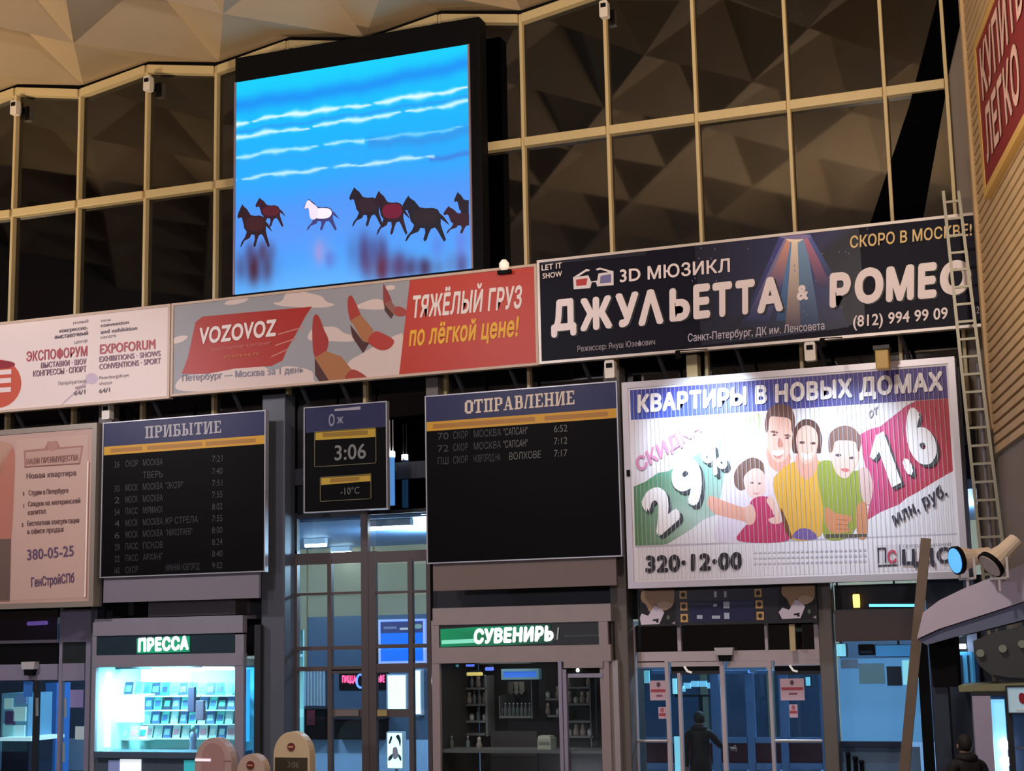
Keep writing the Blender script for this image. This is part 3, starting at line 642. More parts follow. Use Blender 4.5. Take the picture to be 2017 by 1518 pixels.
slant((np.array([(0, .70*CAP, 0), (.06, .62*CAP, 0), (.22, .70*CAP, 0), (.22, 0, 0), (.44, 0, 0), (.44, CAP, 0), (.26, CAP, 0)]), [(0, 1, 2, 6), (2, 3, 4, 5), (2, 5, 6)]), (1508,822), (1614,766), (1413,540), 0); slant('.', (1650,735), (1690,712), (1540,480), .1); slant('6', (1705,700), (1838,625), (1590,400))
text(b, 'от', (1438,412), (1490,385), 52, flat('ink_greyish', (150, 146, 158)), b.face, .02)
text(b, 'млн. руб.', (1575,1004), (1868,838), 72, NVY, b.face, .04, up=(1553, 938))
text(b, '320·12·00', (205,1248), (738,1232), 92, BLKI, b.face, .05)
text(b, 'П', (1478,1206), (1525,1204), 78, NVY, b.face, .0); text(b, 'С', (1532,1206), (1584,1204), 66, flat('ink_logo_red', (206, 70, 96)), b.face, .03)
text(b, 'ЦДС', (1612,1216), (1885,1206), 80, NVY, b.face, .04); text(b, 'ГРУППА КОМПАНИЙ', (1620,1122), (1880,1114), 14, INKG, b.face, 0)
sl = MB(); n = 72
for k in range(1, n):
    u = b.u0+(b.u1-b.u0)*k/n; b.slab(sl, u-.003, u+.003, b.v0, b.v1, b.top+.021, b.top+.022)
tag(build('slat_joints', sl, flat('slat_gap', (186, 182, 194)), b.root), kind='stuff')
build('latch', MB().px(1234, 925, 1240, 938, YL-.05, YL+.05), M_BLACK, b.root)
BILL = b

# ------------------------------------------------------------------ left poster billboard (runs on past the picture edge)
q = [(-260, 880), (185, 845), (170, 1185), (-260, 1192)]
b = frame_thing('billboard', q, YL, 'tan poster billboard with a phone number left of the arrivals board', 'billboard', .25, .1, mat('poster_frame', C(150, 140, 128), .4, metal=.2), None, .12, mat('poster_tan', C(196, 160, 146), .5, noise=.03, scale=2))
b.zoom(0, 780, 3.45); pr = Print(b)
pr.poly([(-900,300),(-100,285),(80,330),(90,400),(70,900),(60,1400),(-900,1420)], [(190,150,130)]*3+[(176,120,96),(160,90,90),(140,110,100),(180,140,120)])
pr.blob([(40,420),(90,380),(85,700),(60,1000),(-20,960),(-40,700)], (186,122,104)); pr.poly([(-900,1000),(66,985),(60,1390),(-900,1410)], (112,92,84))
pr.poly([(105,300),(610,262),(575,1380),(60,1392)], (204,170,156))
pr.poly([(155,375),(300,360),(325,312),(390,308),(410,352),(575,340),(550,475),(160,498)], (170,122,110)); pr.poly([(168,388),(562,352),(540,464),(172,486)], (196,158,144)); pr.disc(358, 345, 34, 36, (180,134,124))
pr.poly([(160,490),(548,466),(548,474),(160,498)], (130,90,84))
pr.done('printed_picture', b.face, PRN)
BRN = flat('ink_brown', (120, 84, 82)); VIO = flat('ink_violet', (104, 76, 110)); BRP = flat('ink_palebrown', (160, 114, 104))
for s, p0, p1, cap, m, bo in (('НАШИ ПРЕИМУЩЕСТВА', (175,475), (540,445), 40, BRP, .02), ('Новая квартира', (175,575), (520,552), 36, BRN, .02), ('1', (150,692), (158,690), 26, BRN, .02), ('Студии в Петербурге', (190,690), (465,674), 34, BRN, .01),
        ('2', (150,775), (158,773), 26, BRN, .02), ('Скидки на материнский', (185,768), (545,745), 34, BRN, .01), ('капитал', (185,826), (305,815), 34, BRN, .01), ('3', (140,906), (152,904), 26, BRN, .02), ('Бесплатная консультация', (180,900), (535,880), 34, BRN, .01), ('в офисе продаж', (180,955), (430,940), 34, BRN, .01),
        ('380-05-25', (178,1130), (495,1105), 70, VIO, .015), ('ГенСтройСПб', (205,1308), (495,1280), 60, VIO, .02)):
    text(b, s, p0, p1, cap, m, b.face, bo)
pr = Print(b); pr.disc(155, 1262, 32, 45, (110, 82, 120)); pr.disc(158, 1262, 16, 28, (204, 170, 156)); pr.poly([(172,1220),(184,1216),(150,1305),(138,1308)], (110,82,120)); pr.done('printed_logo', b.face, PRN)
build('light_strip', b.slab(MB(), b.u1-.07, b.u1-.04, b.v0+.05, b.v1-.6, .02, .03), flat('strip_white', (250, 230, 220)), b.root)

# ------------------------------------------------------------------ arrivals, clock and departures boards
BDF = mat('board_edge', C(176, 176, 186), .35, metal=.3); BDB = mat('board_black', C(7, 7, 9), .5, spec=.08, noise=.1, scale=2)
NAVY = (36, 40, 86); YEL = (214, 160, 44); YED = (150, 100, 44)
DGT = flat('flap_text', (40, 40, 42), emit=.012, ecol=(200, 200, 210)); DGB = flat('flap_text_lit', (84, 82, 78), emit=.03, ecol=(220, 215, 205))
def board_head(b, hdr, band, title, t0, t1, cap, m, segs):
    pr = Print(b)
    vh = (b.at(hdr[0], hdr[1])[1]+b.at(hdr[2], hdr[3])[1])/2; vb = (b.at(*band[:2])[1]+b.at(*band[2:])[1])/2
    pr.poly([(b.u0+.02, vh), (b.u1-.02, vh), (b.u1-.02, b.v1-.02), (b.u0+.02, b.v1-.02)], NAVY, uv=True)
    pr.poly([(b.u0, vb), (b.u1+.02, vb), (b.u1+.02, vh), (b.u0, vh)], YEL, uv=True)
    hgt = vh-vb
    for a, c in segs: pr.poly([(b.u0+(b.u1-b.u0)*a, vb+hgt*.25), (b.u0+(b.u1-b.u0)*c, vb+hgt*.25), (b.u0+(b.u1-b.u0)*c, vh-hgt*.28), (b.u0+(b.u1-b.u0)*a, vh-hgt*.28)], (176, 124, 56), uv=True)
    pr.done('header', b.face, PRN)
    text(b, slab(title), t0, t1, cap, m, b.face)
CRM = flat('ink_cream', (224, 206, 186)); CRD = flat('ink_silver', (176, 172, 176))
q = [(204, 833), (524, 807), (523, 1124), (197, 1140)]
b = frame_thing('arrivals_board', q, YL, 'black arrivals board with blue header and faint grey rows', 'display board', .1, .02, BDF, None, 0, BDB); b.zoom(0, 780, 3.45)
board_head(b, (705,345,1815,262), (700,402,1818,322), 'ПРИБЫТИЕ', (990,288), (1508,248), 82, CRD, [(.05,.25),(.28,.62),(.64,.94)])
for k, (num, tp, a, d, tm, tx) in enumerate((('26','СКОР','МОСКВА','','7:21',1240),('','','ТВЕРЬ','','7:40',1100),('30','МОСК','МОСКВА','"ЭКСПР"','7:51',1250),('2','МОСК','МОСКВА','','7:55',1110),('54','ПАСС','МУРМАНСК','','8:02',1110),
        ('4','МОСК','МОСКВА','КР СТРЕЛА','7:55',1350),('6','МОСК','МОСКВА','"НИКОЛАЕВ"','8:00',1310),('28','ПАСС','ПСКОВ','','8:24',1105),('22','ПАСС','АРХАНГ','','8:40',1105),('160','СКОР','','НИЖНИЙ НОВГОРОД','9:02',1360))):
    y = 470+k*78-(24 if k > 0 else 28); y += k*2
    f = lambda x: y+45-(x-780)*.062
    for s, x0, x1 in ((num, 780, 815), (tp, 855, 940), (a, 975, 1110), (d, 1130, tx), (tm, 1445, 1515)):
        if s: text(b, s, (x0, f(x0)), (x1, f(x1)), 42, DGT, b.face, .0, name='row_text')
pbox('lower_panel', mat('grey_panel', C(124, 118, 130), .55, noise=.05, scale=2), b.root, 204, 1130, 510, 1182, YL+.05, YL+.12)
for x in (280, 440): build('hanger', MB().bar((P(x, 800, -.7)[0], -.86, 6.0), (P(x, 800, -.7)[0], -.1, 6.0), .08), M_DARKST, b.root)
# departures
q = [(837, 781), (1216, 749), (1226, 1096), (842, 1110)]
b = frame_thing('departures_board', q, YL, 'black departures board with blue header and cream title', 'display board', .1, .02, BDF, None, 0, BDB); b.zoom(820, 740, 3.45)
board_head(b, (60,316,1350,222), (65,378,1355,288), 'ОТПРАВЛЕНИЕ', (328,262), (1075,192), 92, CRM, [(.04,.58),(.63,.95)])
for k, (num, tp, a, d, tm) in enumerate((('70','СКОР','МОСКВА','"САПСАН"','6:52'),('72','СКОР','МОСКВА','"САПСАН"','7:12'),('ПШ','СКОР','НОВГОРОД НА','ВОЛХОВЕ','7:17'))):
    y = 438+k*84
    f = lambda x: y-(x-140)*.068
    for s, x0, x1, m in ((num,145,218,DGT),(tp,250,350,DGT),(a,390,570 if k == 2 else 575,DGT),(d,(630 if k == 2 else 590),(845 if k == 2 else 755),DGB),(tm,935,1025,DGB)): text(b, s, (x0, f(x0)), (x1, f(x1)), 46, m, b.face, .0, name='row_text')
pbox('lower_panel', mat('warm_panel', C(122, 106, 102), .55, noise=.05, scale=2), b.root, 853, 1104, 1214, 1158, YL+.05, YL+.12)
for x in (1000, 1100): build('hanger', MB().bar((P(x, 800, -.7)[0], -.86, 6.0), (P(x, 800, -.7)[0], -.1, 6.0), .08), M_DARKST, b.root)
# clock
q = [(599, 803), (762, 789), (765, 1002), (599, 1011)]
b = frame_thing('clock_board', q, YL, 'black clock board reading 3:06 above a temperature display', 'clock', .08, .02, BDF, None, 0, BDB); b.zoom(500, 760, 3.795); pr = Print(b)
pr.poly([(385,165),(985,112),(988,302),(388,352)], (40,42,82)); pr.poly([(605,172),(795,152),(795,175),(600,188)], (170,165,175))
pr.done('header', b.face, PRN); pr = Print(b); pr.poly([(455,348),(912,306),(912,378),(455,405)], (196,162,52)); pr.poly([(515,352),(850,328),(850,362),(515,384)], (150,116,44))
pr.done('display_label', b.face, PRN); pr = Print(b); pr.poly([(498,686),(878,652),(880,708),(498,740)], (196,162,60)); pr.poly([(570,692),(790,676),(790,704),(570,722)], (156,118,50))
pr.done('display_label', b.face, PRN)
for x0, y0, x1, y1 in ((455,345,915,608), (498,685,880,868)):
    f = MB(); P4 = [b.at(x0, y0), b.at(x1, y0-(x1-x0)*.09), b.at(x1, y1-(x1-x0)*.07), b.at(x0, y1)]
    u0, u1, v0, v1 = P4[0][0], P4[1][0], (P4[2][1]+P4[3][1])/2, (P4[0][1]+P4[1][1])/2
    for a in ((u0,u0+.012,v0,v1),(u1-.012,u1,v0,v1),(u0,u1,v0,v0+.012),(u0,u1,v1-.012,v1)): b.slab(f, *a, .0, .02)
    build('display_frame', f, flat('display_edge', (104, 96, 66)), b.root)
for x in (650, 720): build('hanger', MB().bar((P(x, 850, -.7)[0], -.88, 6.0), (P(x, 850, -.7)[0], -.1, 6.0), .08), M_DARKST, b.root)
text(b, '3:06', (605,556), (840,540), 112, flat('clock_digit', (92, 92, 90), emit=.07, ecol=(210, 210, 205)), b.face, .015)
text(b, '-10°C', (650,815), (792,803), 52, flat('clock_digit_dim', (70, 70, 66), emit=.05, ecol=(200, 200, 190)), b.face, .01)
text(b, 'О', (560,302), (605,298), 85, LG, b.face, .03); text(b, 'ж', (622,282), (670,278), 62, LG, b.face, .03)

# ------------------------------------------------------------------ sign on the right wall
def wq(p, off): s, z = hit(*p, off); return s, z
s0, zt = hit(1920, 60, .2); o = W(0, 0, .2)
bw = Board.__new__(Board); bw.U = WD; bw.V = Vector((0, 0, 1)); bw.O = o; bw.N = WN; bw.z = None
sa = hit(1945, 330, .2)[0]; zb_ = hit(1958, 350, .2)[1]; sb = sa+7.5; ztop = hit(1935, 80, .2)[1]
r = empty('wall_sign', bw.p3((sa+sb)/2, zb_, 0), 'maroon wall sign with tall pale letters high on the right wall', 'sign')
SCR = mat('sign_maroon', C(128, 38, 40), .5, noise=.05, scale=2)
build('panel', bw.slab(MB(), sa, sb, zb_, ztop, -.06, .04), SCR, r)
build('border', (lambda m: (bw.slab(m, sa-.18, sa, zb_-.12, ztop+.12, -.06, .05), bw.slab(m, sa, sb, zb_-.12, zb_, -.06, .05), bw.slab(m, sa, sb, ztop, ztop+.12, -.06, .05), m)[-1])(MB()), mat('sign_border', C(200, 160, 90), .5), r)
hh = ztop-zb_; LP = flat('sign_letter', (220, 180, 164))
for s, v0 in (('КУПИТЬ', zb_+hh*.56), ('ЛЕГКО', zb_+hh*.12)):
    v, f = glyphs(s, .03); k = hh*.32/CAP; x0 = v[:, 0].min(); me = bpy.data.meshes.new('lettering')
    me.from_pydata([tuple(bw.p3(sa+.35+(a-x0)*k*.85, v0+c*k, .05+_)-_org[r]) for a, c, _ in v], [], f); me.update(); link('lettering', me, LP, r)
# ------------------------------------------------------------------ vestibule behind the entrance front
def PZ(px, py, z):
    d = ray(px, py); t = (z-CAM[2])/d[2]; return CAM[0]+d[0]*t, CAM[1]+d[1]*t
M_VEST = mat('vestibule_paint', C(120, 150, 190), .5, noise=.06, scale=1)
M_VWARM = mat('vestibule_warm_wall', C(176, 156, 122), .6, noise=.08, scale=1)
M_VDARK = mat('vestibule_dark', C(40, 52, 74), .3, noise=.15, scale=1)
VX0, VX1, VY, VZ = -28, 4, 8.0, 5.2
tag(build('ceiling_vestibule', MB().box(VX0, VX1, .25, VY+.2, VZ, VZ+.15), M_VEST), 'blue lit vestibule ceiling behind the clock board', 'ceiling', kind='structure')
vwz = P(720, 1212, VY)[1]
vb = empty('wall_vestibule', (-12, VY, 0), 'rear wall of the vestibule, warm above and dark below', 'wall', kind='structure')
build('upper_wall', MB().box(VX0, VX1, VY, VY+.15, vwz, VZ), M_VWARM, vb); zk = P(720, 1456, VY)[1]; build('lower_wall', MB().box(VX0, VX1, VY, VY+.15, zk, vwz), mat('vestibule_mid_wall', C(84, 100, 122), .4, noise=.15, scale=1), vb); build('base_wall', MB().box(VX0, VX1, VY-.02, VY+.15, 0, zk), mat('vestibule_lit_base', C(186, 212, 240), .35, noise=.06, scale=1), vb)  # pale blue base colour stands in for light on the foot of the wall
for k in range(16):
    x = P(590+k*130-900, 1160, VY)[0]; build('pilaster', MB().box(x-.08, x+.08, VY-.06, VY, 0, VZ), M_VWARM, vb)
build('moulding', MB().box(VX0, VX1, VY-.05, VY, P(720, 1166, VY)[1]-.05, P(720, 1166, VY)[1]+.05), M_VWARM, vb)
TUBE = mat('tube_light', (1, 1, 1), .4, emit=22, ecol=(.62, .85, 1.0))
TUBEW = mat('tube_white', (1, 1, 1), .4, emit=16, ecol=(.9, .95, 1.0))
HOUS = mat('lamp_housing', C(210, 215, 222), .4)
def tube_lamp(px, py, ln, label, z=VZ-.12, along='x'):
    x, y = PZ(px, py, z); y = min(max(y, .6), VY-.4)
    r = empty('tube_lamp', (x, y, z-.05), label, 'lamp', 'fluorescent lamps in the vestibule')
    d = (ln/2, 0) if along == 'x' else (0, ln/2)
    build('housing', MB().box(x-max(d[0], .07), x+max(d[0], .07), y-max(d[1], .07), y+max(d[1], .07), z, VZ-.005), HOUS, r)
    build('tube', MB().tube((x-d[0], y-d[1], z-.03), (x+d[0], y+d[1], z-.03), .035, n=8), TUBE, r)
tube_lamp(645, 1021, 1.0, 'long fluorescent lamp just under the clock board'); tube_lamp(622, 1071, .5, 'short bright lamp on the vestibule ceiling, left of two')
tube_lamp(672, 1086, .5, 'short bright lamp on the vestibule ceiling, lower right of two'); tube_lamp(815, 1013, .5, 'fluorescent lamp left of the departures board')
tube_lamp(1300, 1020, 1.2, 'fluorescent lamp in the vestibule behind the café menu board'); tube_lamp(1700, 1020, 1.2, 'fluorescent lamp in the vestibule behind the frosted shop glass'); tube_lamp(60, 1040, 1.2, 'fluorescent lamp in the vestibule behind the left entrance')
for x in (-19, -12.6, -6, -2.5): light('vestibule_lamp', 'POINT', (x, 3.4, 4.7), 420, COOL, size=.25)

# ------------------------------------------------------------------ middle glazed partition and doors
M_BRONZE = mat('bronze_frame', C(96, 86, 86), .4, metal=.3, noise=.06, scale=4)
wn = empty('window_2', (P(715, 1300, 0)[0], 0, 0), 'glazed partition with double doors under the clock board', 'window', kind='structure')
def vbar(root, x0, x1, y0, y1, yf=-.07, yb=.03, m=None, name='mullion'):
    if name == 'rail': yf, yb = yf+.012, yb-.008
    return pbox(name, m or M_BRONZE, root, x0, y0, x1, y1, yf, yb)
for x0, x1, y0 in ((578, 585, 1085), (645, 653, 1100), (712, 726, 1010), (727, 741, 1085), (805, 814, 1100), (842, 850, 1085)): vbar(wn, x0, x1, y0, 1660)
for x0, x1, y0, y1 in ((585, 712, 1088, 1110), (741, 842, 1084, 1106), (585, 712, 1166, 1171), (741, 842, 1163, 1168), (585, 712, 1272, 1280), (741, 842, 1268, 1276), (585, 712, 1312, 1321), (741, 842, 1306, 1316), (653, 712, 1396, 1412), (741, 805, 1396, 1412), (653, 712, 1318, 1326), (741, 805, 1316, 1324)):
    vbar(wn, x0, x1, y0, y1, name='rail')
for x0, x1 in ((585, 645), (653, 712), (741, 805), (814, 842)):
    for y0, y1 in ((1110, 1166), (1171, 1272), (1280, 1312), (1321, 1396), (1412, 1660)): pbox('pane', M_CLEAR, wn, x0, y0, x1, y1, -.02, -.01)
vbar(wn, 536, 850, 1008, 1015, name='rail', m=M_DARKST); vbar(wn, 722, 732, 800, 1010, m=M_DARKST); vbar(wn, 578, 585, 1010, 1090, m=M_DARKST)
for x0, x1 in ((585, 712), (741, 842)): pbox('pane', M_CLEAR, wn, x0, 1015, x1, 1088, -.02, -.01)
for x0, x1 in ((562, 722), (732, 842)): pbox('pane', M_NIGHT, wn, x0, 800, x1, 1008, -.02, -.01)
pbox('push_plate', flat('plate_grey', (120, 110, 108)), wn, 660, 1398, 706, 1410, -.1, -.07); pbox('push_plate', flat('plate_yellow', (170, 150, 96)), wn, 743, 1398, 762, 1410, -.1, -.07)
r = empty('pendant_tube', (P(772, 1000, -.3)[0], -.3, P(772, 995, -.3)[1]), 'upright blue glowing tube lamp beside the clock board', 'lamp')
X, Z0 = P(772, 995, -.3); Z1 = P(772, 900, -.3)[1]; Z2 = P(772, 860, -.3)[1]
build('tube', MB().tube((X, -.3, Z0), (X, -.3, Z1), .055, n=12), mat('blue_tube', C(90, 150, 220), .3, emit=.55, ecol=C(90, 160, 240)), r); build('lit_end', MB().tube((X, -.3, Z1), (X, -.3, Z1+.1), .06, n=12), TUBEW, r)
build('bracket', MB().bar((X, -.3, Z1+.1), (X, -.1, 6.0), .02), M_STEEL, r); build('wire', MB().tube((X-.03, -.3, Z1+.1), (X-.03, -.3, Z2+.3), .008, n=6), M_FRAMEW, r); build('wire', MB().tube((X+.03, -.3, Z1+.1), (X+.03, -.3, Z2+.3), .008, n=6), M_FRAMEW, r)
# things behind the partition
def vsign(name, label, cat, x0, y0, x1, y1, y, face, fm, e=.03):
    X0, X1, Z0, Z1 = rect(x0, y0, x1, y1, y); r = empty(name, ((X0+X1)/2, y+.1, Z0), label, cat)
    build('frame', MB().frame(X0, X1, Z0, Z1, y-.02, y+.12, e), fm, r); build('face', MB().box(X0+e, X1-e, y, y+.1, Z0+e, Z1-e), face, r); return r
BLUEL = mat('blue_lightbox', C(30, 110, 220), .4, emit=.55, ecol=C(30, 120, 240)); WLB = mat('white_lightbox', C(230, 245, 250), .4, emit=1.6, ecol=C(215, 250, 245))
r = vsign('information_screen', 'blue information screen with pale border seen through the middle partition', 'screen', 746, 1219, 838, 1306, 7.87, BLUEL, mat('lilac_edge', C(170, 180, 240), .4, emit=.6, ecol=C(160, 180, 250)), .05)
bb = Board([(746, 1219), (838, 1219), (838, 1306), (746, 1306)], 7.86); prn = Print(bb); prn.quad(750, 1224, 834, 1246, (70, 80, 150)); prn.quad(756, 1233, 782, 1238, (130, 150, 210)); prn.quad(788, 1236, 806, 1240, (220, 235, 255)); prn.disc(824, 1234, 8, 5, (150, 190, 200))
prn.done('header', r, colmat('screen_ink', .5, .7))
NEON = mat('pink_neon', C(255, 90, 130), .4, emit=2.2, ecol=C(255, 80, 130)); NEONB = mat('blue_neon', C(90, 130, 255), .4, emit=2.2, ecol=C(90, 130, 255))
r = empty('neon_sign', (P(700, 1340, 7.9)[0], 7.9, P(700, 1345, 7.9)[1]), 'pink neon sign with blue ring seen through the middle doors', 'sign')
build('backplate', MB().px(668, 1324, 764, 1358, 7.95, 8.0), M_BLACK, r); bb = Board([(670, 1325), (762, 1325), (762, 1358), (670, 1358)], 7.93)
text(bb, 'ПИЦЦА', (674, 1344), (702, 1344), 14, NEON, r, .05); text(bb, 'КАФЕ', (738, 1344), (758, 1344), 14, NEON, r, .05)
X, Z = P(710, 1341, 7.93)
for k in range(16):
    a, c = 2*math.pi*k/16, 2*math.pi*(k+1)/16
    if k == 0: ring = MB()
    ring.tube((X+.1*math.cos(a), 7.93, Z+.15*math.sin(a)), (X+.1*math.cos(c), 7.93, Z+.15*math.sin(c)), .025, n=6)
build('ring', ring, NEONB, r)
vsign('glow_box', 'plain white light box glowing behind the middle doors', 'light box', 762, 1327, 802, 1398, 7.86, WLB, HOUS)
vsign('glow_box', 'narrow white light strip beside the souvenir kiosk', 'light box', 815, 1318, 831, 1408, 7.86, WLB, HOUS)
r = vsign('poster_lightbox', 'small lit poster with dark curved strokes low in the middle doors', 'poster', 762, 1441, 795, 1514, 4.0, WLB, HOUS, .02)
build('pole', MB().tube((_org[r].x, 4.05, 0), (_org[r].x, 4.05, _org[r].z+.02), .03, n=8), M_STEEL, r); bb = Board([(762, 1441), (795, 1441), (795, 1514), (762, 1514)], 4.0); prn = Print(bb)
for pts in ([(766,1462),(770,1450),(773,1452),(769,1464)], [(780,1450),(786,1447),(790,1458),(788,1470),(785,1459)], [(766,1490),(774,1484),(772,1494),(765,1498)], [(784,1484),(790,1490),(790,1498),(786,1494)]): prn.blob(pts, (60, 70, 80))
prn.blob([(774,1474),(782,1472),(784,1490),(775,1494)], (240, 190, 190)); prn.done('printed_picture', r, PRN)
for x0, y0, x1, y1, lab in ((588, 1393, 640, 1456, 'dark wall cabinet with a dull red screen behind the left pane'), (656, 1413, 752, 1456, 'long dark wall cabinet behind the middle doors')):
    X0, X1, Z0, Z1 = rect(x0, y0, x1, y1, 7.6); r = empty('wall_cabinet', ((X0+X1)/2, 7.8, Z0), lab, 'cabinet'); build('body', MB().box(X0, X1, 7.6, 7.98, Z0, Z1-.04), M_BLACK, r, bevel=.02); build('top', MB().box(X0-.03, X1+.03, 7.56, 7.98, Z1-.04, Z1), M_DARKST, r)
    if x0 == 588: build('display', MB().px(604, 1398, 620, 1428, 7.57, 7.6), flat('dull_red_screen', (96, 30, 44)), r)
X0, X1, Z0, Z1 = rect(586, 1321, 640, 1390, 7.85); r = empty('window_blind', ((X0+X1)/2, 7.9, Z0), 'pale grey vertical blind behind the left pane of the partition', 'blind')
for k in range(9): x = X0+(X1-X0)*k/9; build('slat', MB().box(x, x+(X1-X0)/9*.72, 7.88, 7.92, Z0, Z1), mat('blind_grey', C(178, 190, 200), .5), r)
build('rail', MB().box(X0, X1, 7.86, 7.97, Z1, Z1+.06), M_STEEL, r)
# ------------------------------------------------------------------ left entrance
M_LAV = mat('lavender_frame', C(156, 150, 172), .4, metal=.2, noise=.05, scale=4)
d1 = empty('door_1', (P(60, 1300, 0)[0], 0, 0), 'glazed entrance doors left of the press kiosk', 'door', kind='structure')
for x0, x1, y0 in ((-160, -152, 1200), (113, 119, 1195), (166, 179, 1200), (-52, -46, 1266), (62, 70, 1340)): vbar(d1, x0, x1, y0, 1660, m=M_LAV if x0 != 62 else M_DARKST)
for x0, x1, y0, y1 in ((-152, 113, 1309, 1340), (119, 166, 1306, 1340), (-152, 113, 1262, 1268)): vbar(d1, x0, x1, y0, y1, name='rail', m=M_LAV)
pbox('pane', glass('smoked_glass', (.35, .3, .42), 1.7, .05), d1, -152, 1198, 113, 1262, -.03, -.02)
pbox('dark_panel', M_BLACK, d1, -152, 1268, 113, 1309, -.05, .0); pbox('dark_panel', mat('dark_green_panel', C(30, 38, 40), .5), d1, 119, 1264, 178, 1306, -.05, .0); pbox('pale_panel', mat('lilac_panel', C(150, 142, 168), .5, noise=.04, scale=2), d1, 119, 1200, 187, 1264, -.06, .0)
for x0, x1 in ((-152, -52), (-46, 62), (70, 113), (119, 166)): pbox('pane', M_CLEAR, d1, x0, 1340, x1, 1660, -.03, -.02)
for x0, x1, y0, y1 in ((70, 76, 1374, 1410), (126, 131, 1374, 1412), (122, 128, 1462, 1500)): build('handle', MB().tube((P((x0+x1)/2, y0, -.09)[0], -.09, P(x0, y0, -.09)[1]), (P((x0+x1)/2, y1, -.09)[0], -.09, P(x0, y1, -.09)[1]), .03, n=10), mat('handle_steel', C(230, 235, 240), .15, metal=.8), d1)
r = pbox('notice', flat('notice_lilac', (150, 140, 196)), d1, 138, 1358, 164, 1393, -.036, -.03); pbox('notice', flat('notice_white', (214, 240, 244)), d1, 148, 1430, 168, 1456, -.036, -.03)
def sensor(x0, y0, x1, y1, label, y=-.2):
    X0, X1, Z0, Z1 = rect(x0, y0, x1, y1, y); r = empty('door_sensor', ((X0+X1)/2, y+.1, Z0), label, 'sensor', 'motion sensors above the doors'); h = Z1-Z0
    build('housing', MB().prism([(X0, Z1), (X1, Z1), (X1-.02, Z0+h*.45), (X0+.02, Z0+h*.45)], y, -.06), M_FRAMEW, r); build('lens', MB().prism([(X0+.05, Z0+h*.45), (X1-.05, Z0+h*.45), (X1-.07, Z0), (X0+.07, Z0)], y+.02, -.06), M_BLACK, r)
sensor(41, 1303, 68, 1330, 'dark motion sensor above the left entrance doors')
a, c = P(55, 1228, .5), P(92, 1226, .5); q2 = empty('tube_lamp', ((a[0]+c[0])/2, .5, a[1]-.05), 'short lilac tube lamp behind the smoked pane over the left entrance', 'lamp')
build('tube', MB().tube((a[0], .5, a[1]), (c[0], .5, c[1]), .04, n=8), mat('lilac_tube', C(190, 170, 240), .4, emit=1.6, ecol=C(190, 170, 245)), q2); build('holder', MB().box(a[0], c[0], .5, .56, a[1]+.04, 3.62), M_DARKST, q2)
pbox('backing_sheet', mat('lilac_sheet', C(84, 76, 110), .6, noise=.3, scale=3), d1, -152, 1198, 113, 1262, .7, .72)
# newsstand seen through the left doors
r = empty('newsstand', (P(25, 1400, 2.5)[0], 2.8, 0), 'pale blue newsstand window seen through the left entrance', 'newsstand')
build('body', MB().px(2, 1365, 55, 1480, 2.6, 3.4), mat('stand_blue', C(110, 160, 190), .5, emit=.15, ecol=C(120, 200, 230)), r); build('counter', MB().px(0, 1452, 62, 1459, 2.3, 3.4), mat('stand_counter', C(225, 245, 250), .4, emit=.7, ecol=C(200, 240, 250)), r)
X0, X1, Z0, Z1 = rect(2, 1459, 55, 1600, 2.6); build('base', MB().box(X0, X1, 2.6, 3.4, 0, Z1), M_VDARK, r)
for x0, y0, x1, y1, cc in ((8,1375,24,1396,(190,240,235)),(26,1392,50,1420,(205,250,245)),(10,1400,28,1428,(70,60,100)),(5,1425,26,1450,(150,220,225)),(27,1428,48,1450,(200,250,250)),(30,1370,52,1386,(110,150,200))):
    pbox('sheet', flat('sheet%d' % (x0+y0), cc, emit=.3, ecol=cc), r, x0, y0, x1, y1, 2.56, 2.6)
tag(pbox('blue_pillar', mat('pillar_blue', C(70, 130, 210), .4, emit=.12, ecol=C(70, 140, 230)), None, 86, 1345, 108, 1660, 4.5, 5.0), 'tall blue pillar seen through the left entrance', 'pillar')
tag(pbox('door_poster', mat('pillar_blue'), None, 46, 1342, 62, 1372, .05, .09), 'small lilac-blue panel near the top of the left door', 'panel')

# ------------------------------------------------------------------ press kiosk
YK = -.6
M_KFR = mat('kiosk_frame', C(146, 142, 156), .45, metal=.15, noise=.05, scale=4)
r = empty('press_kiosk', (P(330, 1300, YK)[0], 0, 0), 'press kiosk glowing white and turquoise with a green lit sign', 'kiosk'); KP = r
pbox('fascia', M_KFR, r, 183, 1222, 478, 1249, YK-.05, YK+.1); pbox('fascia', M_KFR, r, 183, 1288, 478, 1312, YK-.05, YK+.1)
pbox('sign_bar', mat('sign_teal', C(30, 52, 64), .4), r, 188, 1249, 463, 1288, YK-.02, YK+.08)
pbox('post', M_KFR, r, 462, 1249, 479, 1660, YK-.04, YK+.05); pbox('post', M_KFR, r, 178, 1249, 186, 1660, YK-.04, YK+.05); pbox('post', M_DARKST, r, 500, 1230, 512, 1660, YK, YK+.1)
pbox('sill', mat('kiosk_sill', C(70, 84, 104), .5), r, 184, 1481, 462, 1493, YK-.12, YK+.5)
X0, X1, Z0, Z1 = rect(186, 1493, 462, 1700, YK); build('base', MB().box(X0, X1, YK-.02, YK+.08, 0, Z1), mat('kiosk_base', C(74, 88, 104), .5, noise=.06, scale=3), r)
pbox('poster', flat('base_poster', (245, 250, 255), emit=.7, ecol=(245, 250, 255)), r, 236, 1495, 277, 1540, YK-.04, YK-.02); pbox('poster', flat('base_poster2', (130, 140, 190), emit=.2, ecol=(150, 170, 220)), r, 213, 1497, 235, 1540, YK-.04, YK-.02); pbox('poster', flat('base_poster3', (60, 190, 200), emit=.3, ecol=(60, 200, 210)), r, 362, 1497, 384, 1540, YK-.04, YK-.02)
